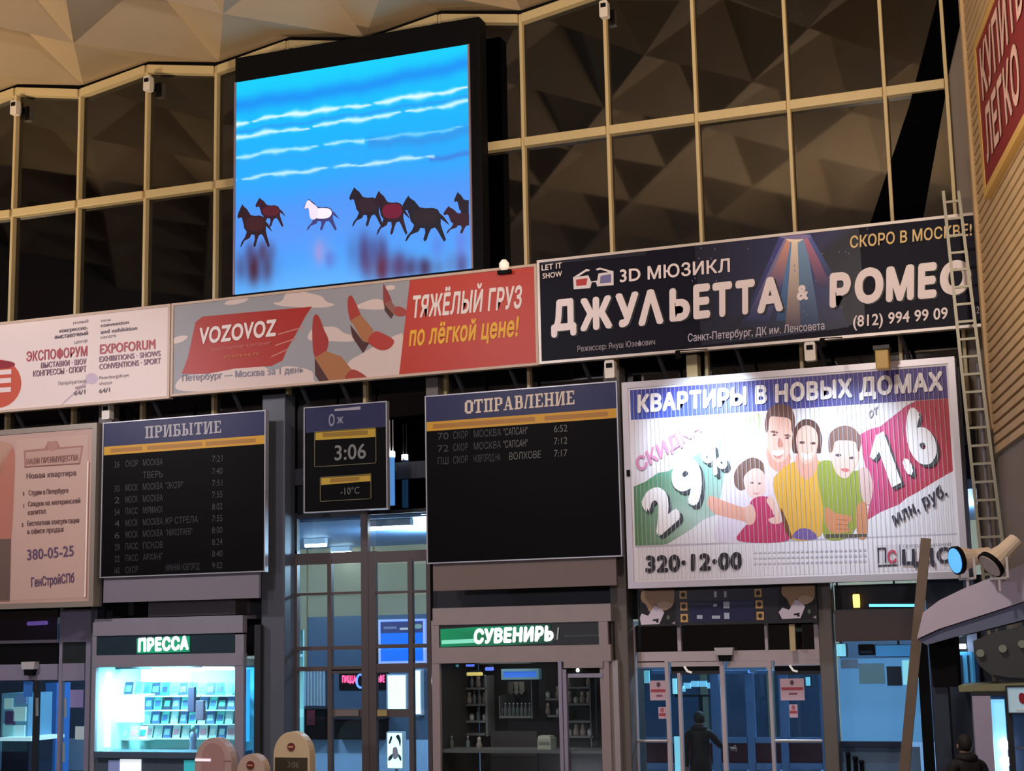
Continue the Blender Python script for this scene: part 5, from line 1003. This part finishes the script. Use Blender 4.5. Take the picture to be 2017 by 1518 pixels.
# ------------------------------------------------------------------ canopy and shop front nearer on the right
YC = -4.0
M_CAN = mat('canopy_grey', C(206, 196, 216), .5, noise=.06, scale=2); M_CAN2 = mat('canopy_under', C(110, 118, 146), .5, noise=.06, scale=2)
r = empty('canopy', (P(1930, 1200, YC)[0], YC, 0), 'sloping grey canopy carrying two floodlights at the right edge', 'canopy')
def pp(pts, y): return [P(x, yy, y) for x, yy in pts]
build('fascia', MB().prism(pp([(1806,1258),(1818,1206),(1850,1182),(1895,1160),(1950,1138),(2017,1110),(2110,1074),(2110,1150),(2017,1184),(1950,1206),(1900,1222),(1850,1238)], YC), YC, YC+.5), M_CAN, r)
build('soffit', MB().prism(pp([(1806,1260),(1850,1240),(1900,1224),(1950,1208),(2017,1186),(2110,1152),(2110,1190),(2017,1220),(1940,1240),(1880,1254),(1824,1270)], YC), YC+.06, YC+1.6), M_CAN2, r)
build('post', MB().prism(pp([(1828,1262),(1882,1252),(1888,1352),(1838,1352)], YC+.4), YC+.4, YC+.9), M_BLACK, r)
X0 = P(1838, 1400, YC+.4)[0]; X1 = P(1868, 1400, YC+.4)[0]; build('post', MB().box(X0, X1, YC+.5, YC+.8, 0, P(1850, 1350, YC+.4)[1]), mat('post_bluegrey', C(46, 56, 74), .5), r)
# dark drum sign beneath the canopy
r = empty('drum_sign', (P(1980, 1330, YC)[0], YC, P(1980, 1340, YC)[1]), 'dark rounded drum with small pale lamps under the canopy', 'sign')
build('drum', MB().prism(pp([(1916,1262),(1960,1244),(2017,1232),(2110,1222),(2110,1330),(2017,1336),(1985,1334),(1950,1328),(1930,1312),(1918,1288)], YC), YC+.05, YC+1.2), mat('drum_dark', C(66, 68, 70), .5, noise=.1, scale=2), r)
for x, y in ((1931, 1286), (1975, 1277), (2013, 1268)): X, Z = P(x, y, YC); build('lamp', MB().tube((X, YC+.06, Z), (X, YC-.02, Z), .05, n=12), flat('drum_lamp', (120, 122, 112), emit=.06, ecol=(200, 200, 170)), r)
build('shelf', MB().prism(pp([(1888,1350),(1975,1346),(2110,1340),(2110,1352),(1975,1360),(1890,1362)], YC), YC-.05, YC+1.0), mat('shelf_olive', C(140, 140, 104), .5), r)
build('stem', MB().prism(pp([(1950,1326),(2040,1332),(2040,1350),(1975,1350)], YC), YC+.1, YC+.9), M_DARKST, r)
# lit fridge / light box at the right edge
X0, X1, Z0, Z1 = rect(1924, 1370, 1982, 1660, YC-.3)
r = empty('display_fridge', ((X0+X1)/2, YC, 0), 'white display fridge with a glowing inner edge at the right edge', 'fridge')
build('side', MB().box(X0, X0+.22, YC-.3, YC+.3, 0, Z1), mat('fridge_side', C(178, 170, 196), .45), r); build('lit_edge', MB().box(X0+.22, X0+.38, YC-.22, YC-.16, .1, Z1-.05), mat('fridge_glow', C(150, 220, 250), .4, emit=.9, ecol=C(130, 210, 250)), r); build('inside', MB().box(X0+.22, X1+.9, YC-.1, YC-.05, 0, Z1), mat('fridge_inside', C(40, 56, 84), .4, emit=.05, ecol=C(60, 120, 190)), r); build('top', MB().box(X0, X1+.9, YC-.3, YC+.3, Z1, Z1+.05), M_DARKST, r)
build('door_frame', MB().box(X0+.40, X0+.47, YC-.32, YC-.25, .05, Z1), M_DARKST, r)
for k in range(4): zz = .5+.35*k; build('shelf', MB().box(X0+.48, X1+.85, YC-.25, YC-.12, zz, zz+.02), M_STEEL, r)
for k in range(5):
    zz = .75+.2*k; X = X0+.36; build('bulb', MB().tube((X, YC-.26, zz), (X, YC-.26, zz+.1), .03, n=8), TUBEW, r)
r = vsign('shop_sticker_sign', 'pale shop sign with a red emblem at the right edge', 'sign', 1982, 1350, 2090, 1406, YC-.46, flat('sticker_pale', (190, 214, 226), emit=.25, ecol=(170, 215, 235)), M_DARKST, .02)
bb = Board([(1982, 1350), (2090, 1350), (2090, 1406), (1982, 1406)], YC-.47); prn = Print(bb); prn.blob([(2008,1368),(2014,1364),(2022,1370),(2022,1382),(2014,1386),(2008,1380)], (160,40,60)); prn.quad(2000, 1396, 2060, 1400, (240,250,255)); prn.done('printed_emblem', r, PRN)
# shop glass behind the canopy
q2 = empty('light_box', (P(1890, 1310, -1)[0], -1, P(1890, 1345, -1)[1]), 'blue striped light box seen under the canopy', 'light box')
build('face', MB().px(1884, 1284, 1916, 1348, -1.0, -.4), mat('stripe_blue', C(70, 150, 200), .4, emit=.3, ecol=C(70, 160, 220)), q2); build('stripe', MB().px(1892, 1290, 1897, 1348, -1.03, -1.0), flat('stripe_dark', (30, 60, 100)), q2); build('stripe', MB().px(1906, 1290, 1910, 1348, -1.03, -1.0), flat('stripe_dark', (30, 60, 100)), q2); build('lamp', MB().px(1882, 1268, 1902, 1277, -1.06, -1.0), TUBE, q2)
tag(pbox('wall_shop', mat('shop_wall', C(34, 42, 56), .5, noise=.1, scale=2), None, 1838, 1130, 2100, 1700, -.4, -.3), 'dark wall of the shop beneath the canopy', 'wall', kind='structure')

# ------------------------------------------------------------------ floodlights on the canopy
def floodlight(px, py, y, aim, label, lens, on, face_on=True):
    X, Z = P(px, py, y); c = Vector((X, y, Z)); d = (Vector(aim)-c).normalized(); r = empty('floodlight', (X, y, Z-.2), label, 'floodlight')
    sx = d.cross(Vector((0, 0, 1))).normalized(); sy = sx.cross(d)
    build('body', MB().tube(c-d*.34, c-d*.12, .10, .11, 16).tube(c-d*.12, c+d*.1, .11, .17, 16), mat('flood_cream', C(232, 214, 190), .4), r)
    build('rim', MB().tube(c+d*.1, c+d*.16, .185, .19, 18), M_BLACK, r); build('lens', MB().tube(c+d*.16, c+d*.17, .165, .165, 18), lens, r)
    build('yoke', MB().bar(c+sx*.2, c+sx*.2-Vector((0, 0, .26)), .03).bar(c-sx*.2, c-sx*.2-Vector((0, 0, .26)), .03).bar(c+sx*.2-Vector((0, 0, .26)), c-sx*.2-Vector((0, 0, .26)), .03), M_FRAMEW, r)
    build('stem', MB().tube(c-Vector((0, 0, .26)), c-Vector((0, 0, .42)), .02, n=8), M_FRAMEW, r)
    if on: light('floodlight_beam', 'SPOT', c+d*.25, on, (.6, .8, 1.0), aim, .12, 80, .8)
bc = BILL.p3((BILL.u0+BILL.u1)/2, (BILL.v0+BILL.v1)/2)
floodlight(1903, 1100, -3.75, (-7.5, -7.6, 2.9), 'cream floodlight with a glowing blue lens facing left', mat('flood_lens', C(120, 190, 250), .2, emit=1.0, ecol=C(70, 165, 245)), 60)
floodlight(1966, 1098, -4.3, (-2.6, -5.2, 2.6), 'cream floodlight turned away on the right part of the canopy', mat('flood_lens_off', C(200, 190, 180), .2), 0)
# lamp boxes on the billboard's top edge
def lampbox(px, py, w_, h_, label, e, aim):
    X, Z = P(px, py, -1.5); r = empty('lamp_box', (X, -1.45, Z-h_/2), label, 'lamp')
    build('body', MB().box(X-w_/2, X+w_/2, -1.55, -1.35, Z-h_/2, Z+h_/2), mat('lamp_box_yellow', C(206, 172, 96), .5), r, bevel=.02); build('cap', MB().box(X-w_/2-.02, X+w_/2+.02, -1.58, -1.33, Z+h_/2, Z+h_/2+.06), M_DARKST, r); build('arm', MB().bar((X, -1.35, Z), (X, YL+.05, Z+.05), .05), M_STEEL, r)
    if e: light('lamp_box_beam', 'SPOT', (X, -1.5, Z-h_/2-.03), e, (.75, .88, 1.0), aim, .08, 120, .9)
lampbox(1738, 708, .2, .3, 'yellow lamp box on the top edge of the apartment billboard', 0, None)
for px, en, sp, lab in ((1392, 640, 70, 'small dark spotlight on an arm under the left part of the musical banner'), (1660, 430, 85, 'small dark spotlight on an arm under the right part of the musical banner')):
    X, Z = P(px, 728, -1.0); Z = 7.1; tx, tz = P(px+5, 850 if px < 1500 else 980, YL)
    light('billboard_lamp', 'SPOT', (X, -2.75, Z), en, (.66, .84, 1.0), (tx, YL, tz), .1, sp, 1.0)
    r = empty('spot_fixture', (X, -2.7, Z), lab, 'lamp', 'spotlights under the musical banner')
    build('can', MB().tube((X, -2.82, Z+.12), (X, -2.77, Z+.02), .035, .05, 12), M_BLACK, r); build('arm', MB().bar((X, -2.82, Z+.12), (X, YB-.02, 7.56), .016), M_BLACK, r)

# ------------------------------------------------------------------ white boxes with a dark lens
def detector(px, py, y, label, w_=.10, h_=.30):
    X, Z = P(px, py, y); r = empty('detector_box', (X, y, Z-h_/2), label, 'detector', 'white detector boxes on the front wall')
    build('body', MB().prism([(X-w_, Z-h_*.45), (X-w_*.8, Z-h_/2), (X+w_*.8, Z-h_/2), (X+w_, Z-h_*.45), (X+w_, Z+h_*.4), (X+w_*.8, Z+h_/2), (X-w_*.8, Z+h_/2), (X-w_, Z+h_*.4)], y-.08, y+.06), M_WHITE, r)
    build('lens', MB().box(X-w_*.6, X+w_*.6, y-.1, y-.08, Z+h_*.08, Z+h_*.32), M_BLACK, r); build('mount', MB().box(X-w_*.4, X+w_*.4, y+.06, y+.16, Z-h_*.2, Z+h_*.3), M_STEEL, r)
for px, py, y, lab in ((31, 213, -.2, 'white detector box high on the leftmost window bar'), (293, 166, -.2, 'white detector box on the window bar left of the screen'), (1191, 20, -.2, 'white detector box at the top on the window bar right of the screen'),
        (213, 811, -.55, 'white detector box above the arrivals board'), (1203, 728, -.8, 'white detector box above the right end of the departures board'), (1597, 693, -1.0, 'white detector box above the apartment billboard')): detector(px, py, y, lab, .075 if py < 300 else .085)
X, Z = P(993, 523, -1.0); r = empty('banner_lamp', (X, -1.0, Z-.08), 'little white lamp on the top edge of the haulage banner', 'lamp'); build('bulb', MB().lathe([(.05, Z-.08), (.085, Z-.03), (.085, Z+.04), (.04, Z+.1)], X, -1.0), mat('little_lamp', C(250, 230, 210), .4, emit=.5, ecol=C(255, 235, 215)), r, True); build('base', MB().box(X-.12, X+.12, -1.02, -.95, Z-.14, Z-.08), M_BLACK, r)

# ------------------------------------------------------------------ ladder and plank at the right
YR = -1.6
r = empty('ladder', (P(1950, 1200, YR)[0], YR, 0), 'narrow steel ladder standing in front of the musical banner', 'ladder')
def onl(a, b, y): t = (y-a[1])/(b[1]-a[1]); return a[0]+(b[0]-a[0])*t
LA, LB = (1858, 376), (1927, 1042); RA, RB = (1888, 376), (1965, 990); M_LAD = mat('ladder_steel', C(150, 144, 124), .4, metal=.3)
for a, b2 in ((LA, LB), (RA, RB)):
    t_, u_ = P(*a, YR), P(onl(a, b2, 1200), 1200, YR); k = (0-t_[1])/(u_[1]-t_[1]); foot = (t_[0]+(u_[0]-t_[0])*k, 0.0)
    build('rail', MB().bar((t_[0], YR, t_[1]), (foot[0], YR, foot[1]), .045, .03), M_LAD, r)
y = 397
while y < 1150:
    a, c = P(onl(LA, LB, y), y+2, YR), P(onl(RA, RB, y), y-2, YR); build('rung', MB().bar((a[0], YR, (a[1]+c[1])/2), (c[0], YR, (a[1]+c[1])/2), .035), M_LAD, r); y += 33.2+(y-397)*.005
tag(build('downpipe', MB().tube((P(1926, 716, -1.5)[0], -1.5, P(1926, 716, -1.5)[1]), (P(1926, 716, -1.5)[0]+.02, -1.5, 0), .028, n=10), M_STEEL), 'thin grey pipe running down behind the ladder', 'pipe')
tag(build('billboard_post', MB().px(1900, 720, 1920, 1660, -.6, -.45), mat('post_lilac', C(120, 126, 150), .35, metal=.3)), 'blue-grey steel post along the right edge of the apartment billboard', 'post')
YW = -2.2; a, c = P(1824, 1060, YW), P(1786, 1518, YW); k = (0-a[1])/(c[1]-a[1]); f0 = (a[0]+(c[0]-a[0])*k, 0)
tag(build('leaning_plank', MB().bar((a[0], YW, a[1]), (f0[0], YW-.4, 0), .14, .05, (0, 1, 0)), mat('plank_wood', C(122, 104, 88), .6, noise=.15, scale=5)), 'long brown wooden plank leaning in front of the apartment billboard', 'plank')

# ------------------------------------------------------------------ rounded information stands
def stand(px, top, hw, y, label, face, logo=True, screen=None, seam=False):
    X, Zt = P(px, top, y); w_ = abs(P(px+hw, top, y)[0]-X); r = empty('information_stand', (X, y, 0), label, 'stand', 'rounded information stands')
    def arch(w2, zt, n=14): return [(X-w2, .06)]+[(X-w2*math.cos(math.pi*k/n), zt-w2*1.15+w2*1.15*math.sin(math.pi*k/n)) for k in range(n+1)]+[(X+w2, .06)]
    build('body', MB().prism(arch(w_, Zt), y-.05, y+.15), face, r, bevel=.015); build('foot', MB().box(X-w_*1.1, X+w_*1.1, y-.2, y+.3, 0, .06), M_DARKST, r)
    if logo:
        lx, lz = P(*logo, y); build('emblem', MB().tube((lx, y-.07, lz), (lx, y-.045, lz), .066, n=20), mat('emblem_brown', C(112, 44, 36), .5), r); build('emblem_bar', MB().box(lx-.045, lx+.045, y-.075, y-.07, lz-.012, lz+.012), flat('emblem_cream', (214, 150, 110)), r)
    if screen:
        z1 = P(px, screen, y)[1]; build('screen', MB().box(X-w_*.88, X+w_*.88, y-.065, y-.045, z1-.55, z1), mat('stand_screen', C(66, 60, 44), .35), r)
        bb = Board([(px-hw, screen), (px+hw, screen), (px+hw, screen+40), (px-hw, screen+40)], y-.066); text(bb, '3:06', (px-10, screen+20), (px+12, screen+20), 11, flat('stand_digit', (130, 124, 110)), r, .01)
    if seam:
        z1 = P(px, 1497, y)[1]; build('seam', MB().box(X-w_, X+w_, y-.056, y-.05, z1-.01, z1), flat('seam_brown', (150, 110, 104)), r); build('arch_moulding', MB().prism(arch(w_*.62, P(px, 1462, y)[1]), y-.06, y-.05), flat('arch_rose', (184, 142, 138)), r); build('light_bar', MB().box(X-w_*.95, X-w_*.1, y-.07, y-.055, z1-.012, z1+.03), mat('stand_bar', C(255, 245, 250), .4, emit=.6, ecol=C(255, 240, 250)), r)
CRS = mat('stand_cream', C(214, 190, 150), .5, noise=.04, scale=4)
stand(577, 1440, 36, -2.2, 'cream rounded stand with brown emblem and dark screen before the column', CRS, (577, 1470), 1491)
stand(497, 1484, 27, -3.0, 'low cream rounded stand with brown emblem beside the press kiosk', mat('stand_peach', C(206, 178, 158), .5, noise=.04, scale=4), (497, 1506))
stand(423, 1452, 36, -2.6, 'pinkish rounded stand with a horizontal seam before the press kiosk', mat('stand_rose', C(196, 164, 154), .5, noise=.04, scale=4), None, None, True)

# ------------------------------------------------------------------ people
def person(label, feet, yaw, coat, trousers, hair, reach=None, hood=False):
    """standing figure seen from behind; skeleton grown with the skin modifier, then one mesh"""
    V = []; E_ = []; Rr = []
    def add(p, r_, par=None):
        V.append(p); Rr.append(r_ if isinstance(r_, tuple) else (r_, r_)); i = len(V)-1
        if par is not None: E_.append((par, i))
        return i
    pel = add((0, 0, .95), (.165, .125)); bel = add((0, .0, 1.1), (.16, .12), pel); ch = add((0, .01, 1.3), (.185, .13), bel); up = add((0, .01, 1.43), (.13, .1), ch); nk = add((0, .02, 1.50), .062, up); h1 = add((0, .035, 1.58), (.075, .085), nk); h2 = add((0, .04, 1.66), (.078, .095), h1); add((0, .03, 1.725), (.055, .065), h2)
    hands = []
    for s in (-1, 1):
        sh = add((s*.19, .0, 1.41), .075, up)
        if reach and s == 1: pts = [(.30, .12, 1.22), (.42, .34, 1.14), (.47, .42, 1.13)]
        else: pts = [(s*.25, -.01, 1.14), (s*.25, .06, .90), (s*.25, .075, .82)]
        el = add(pts[0], .056, sh); wr_ = add(pts[1], .043, el); pm = add(pts[2], (.036, .022), wr_)
        d = (Vector(pts[2])-Vector(pts[1])).normalized(); side = Vector((0, 1, 0)) if not reach or s == -1 else Vector((0, 0, 1)); side = (side-d*side.dot(d)).normalized(); curl = Vector((-s, 0, 0))
        for q_, ln in ((-.03, .075), (-.01, .088), (.01, .082), (.03, .062)):
            b0 = Vector(pts[2])+d*.045+side*q_; f1 = add(tuple(b0), .011, pm); f2 = add(tuple(b0+d*ln*.5+curl*.012), .0095, f1); add(tuple(b0+d*ln*.85+curl*.035), .008, f2)
        t1 = add(tuple(Vector(pts[2])+side*.045+d*.005), .012, pm); add(tuple(Vector(pts[2])+side*.07+d*.045), .0095, t1)
        hp = add((s*.095, 0, .88), .105, pel); kn = add((s*.11, .01 if s > 0 else .06, .49), .072, hp); an = add((s*.115, -.02 if s > 0 else .02, .09), .05, kn); add((s*.125, .15+(.02 if s < 0 else 0), .04), (.05, .04), an)
    me = bpy.data.meshes.new('skel'); me.from_pydata(V, E_, []); o = bpy.data.objects.new('skel', me); COL.objects.link(o)
    md = o.modifiers.new('skin', 'SKIN'); md.use_smooth_shade = True; me.skin_vertices or None
    if not me.skin_vertices: me.attributes.new('x', 'FLOAT', 'POINT')
    for i, sv in enumerate(me.skin_vertices[0].data): sv.radius = Rr[i]; sv.use_root = (i == 0)
    ss = o.modifiers.new('sub', 'SUBSURF'); ss.levels = 2; ss.render_levels = 2
    dg = bpy.context.evaluated_depsgraph_get(); m2 = bpy.data.meshes.new_from_object(o.evaluated_get(dg)); bpy.data.objects.remove(o); m2.materials.clear()
    skin = mat('person_skin', C(150, 112, 96), .6); hm = mat('person_shoe', C(16, 16, 18), .5)
    for m in (coat, trousers, skin, hm): m2.materials.append(m)
    for p in m2.polygons:
        x, y, z = p.center; p.use_smooth = True; k = 0
        if z < .86 and abs(x) < .22: k = 1
        if z < .1: k = 3
        if z > 1.5: k = 2
        if (abs(x) > .2 and z < .87 and not (reach and x > 0)) or (reach and x > .435): k = 2
        p.material_index = k
    r = empty('person', feet, label, 'person'); r.rotation_euler = (0, 0, yaw)
    b_ = bpy.data.objects.new('body', m2); COL.objects.link(b_); b_.parent = r
    # hair (or hood) as a cap over the back of the head, plus ears, nose and eyes
    def blobm(name, cx, cyy, czz, rx, ry, rz, m, cut=None):
        bm = bmesh.new(); bmesh.ops.create_uvsphere(bm, u_segments=18, v_segments=12, radius=1)
        if cut: bmesh.ops.delete(bm, geom=[v for v in bm.verts if cut(v.co)], context='VERTS')
        for v in bm.verts: v.co = Vector((cx+v.co.x*rx, cyy+v.co.y*ry, czz+v.co.z*rz))
        mm = bpy.data.meshes.new(name); bm.to_mesh(mm); bm.free(); mm.materials.append(m)
        for p in mm.polygons: p.use_smooth = True
        q_ = bpy.data.objects.new(name, mm); COL.objects.link(q_); q_.parent = r
    blobm('hair', 0, .03, 1.665, .092, .112, .115, hair, lambda c: c.y > .45 and c.z < .35)
    for s in (-1, 1): blobm('ear', s*.088, .045, 1.635, .014, .025, .032, skin); blobm('eye', s*.03, .128, 1.64, .013, .01, .009, M_BLACK)
    blobm('nose', 0, .138, 1.61, .014, .02, .022, skin); blobm('mouth', 0, .125, 1.57, .025, .01, .007, flat('lip', (120, 70, 66)))
    if hood: blobm('hood', 0, .0, 1.50, .14, .12, .07, coat, lambda c: c.y > .6)
    return r
COAT = mat('black_coat', C(16, 16, 20), .75, noise=.2, scale=20); TRS = mat('black_trousers', C(18, 17, 22), .8, noise=.2, scale=20); HAIRM = mat('dark_hair', C(24, 20, 20), .7)
X, Z = P(1380, 1500, .55); person('person in a dark coat pulling open the right entrance door', (X, .55, 0), 0, COAT, TRS, HAIRM, reach=True, hood=True)
X, Z = P(1905, 1500, -5.0); person('person in black beside the glowing fridge at the right edge', (X, -5.0, 0), .5, COAT, TRS, HAIRM, hood=True)
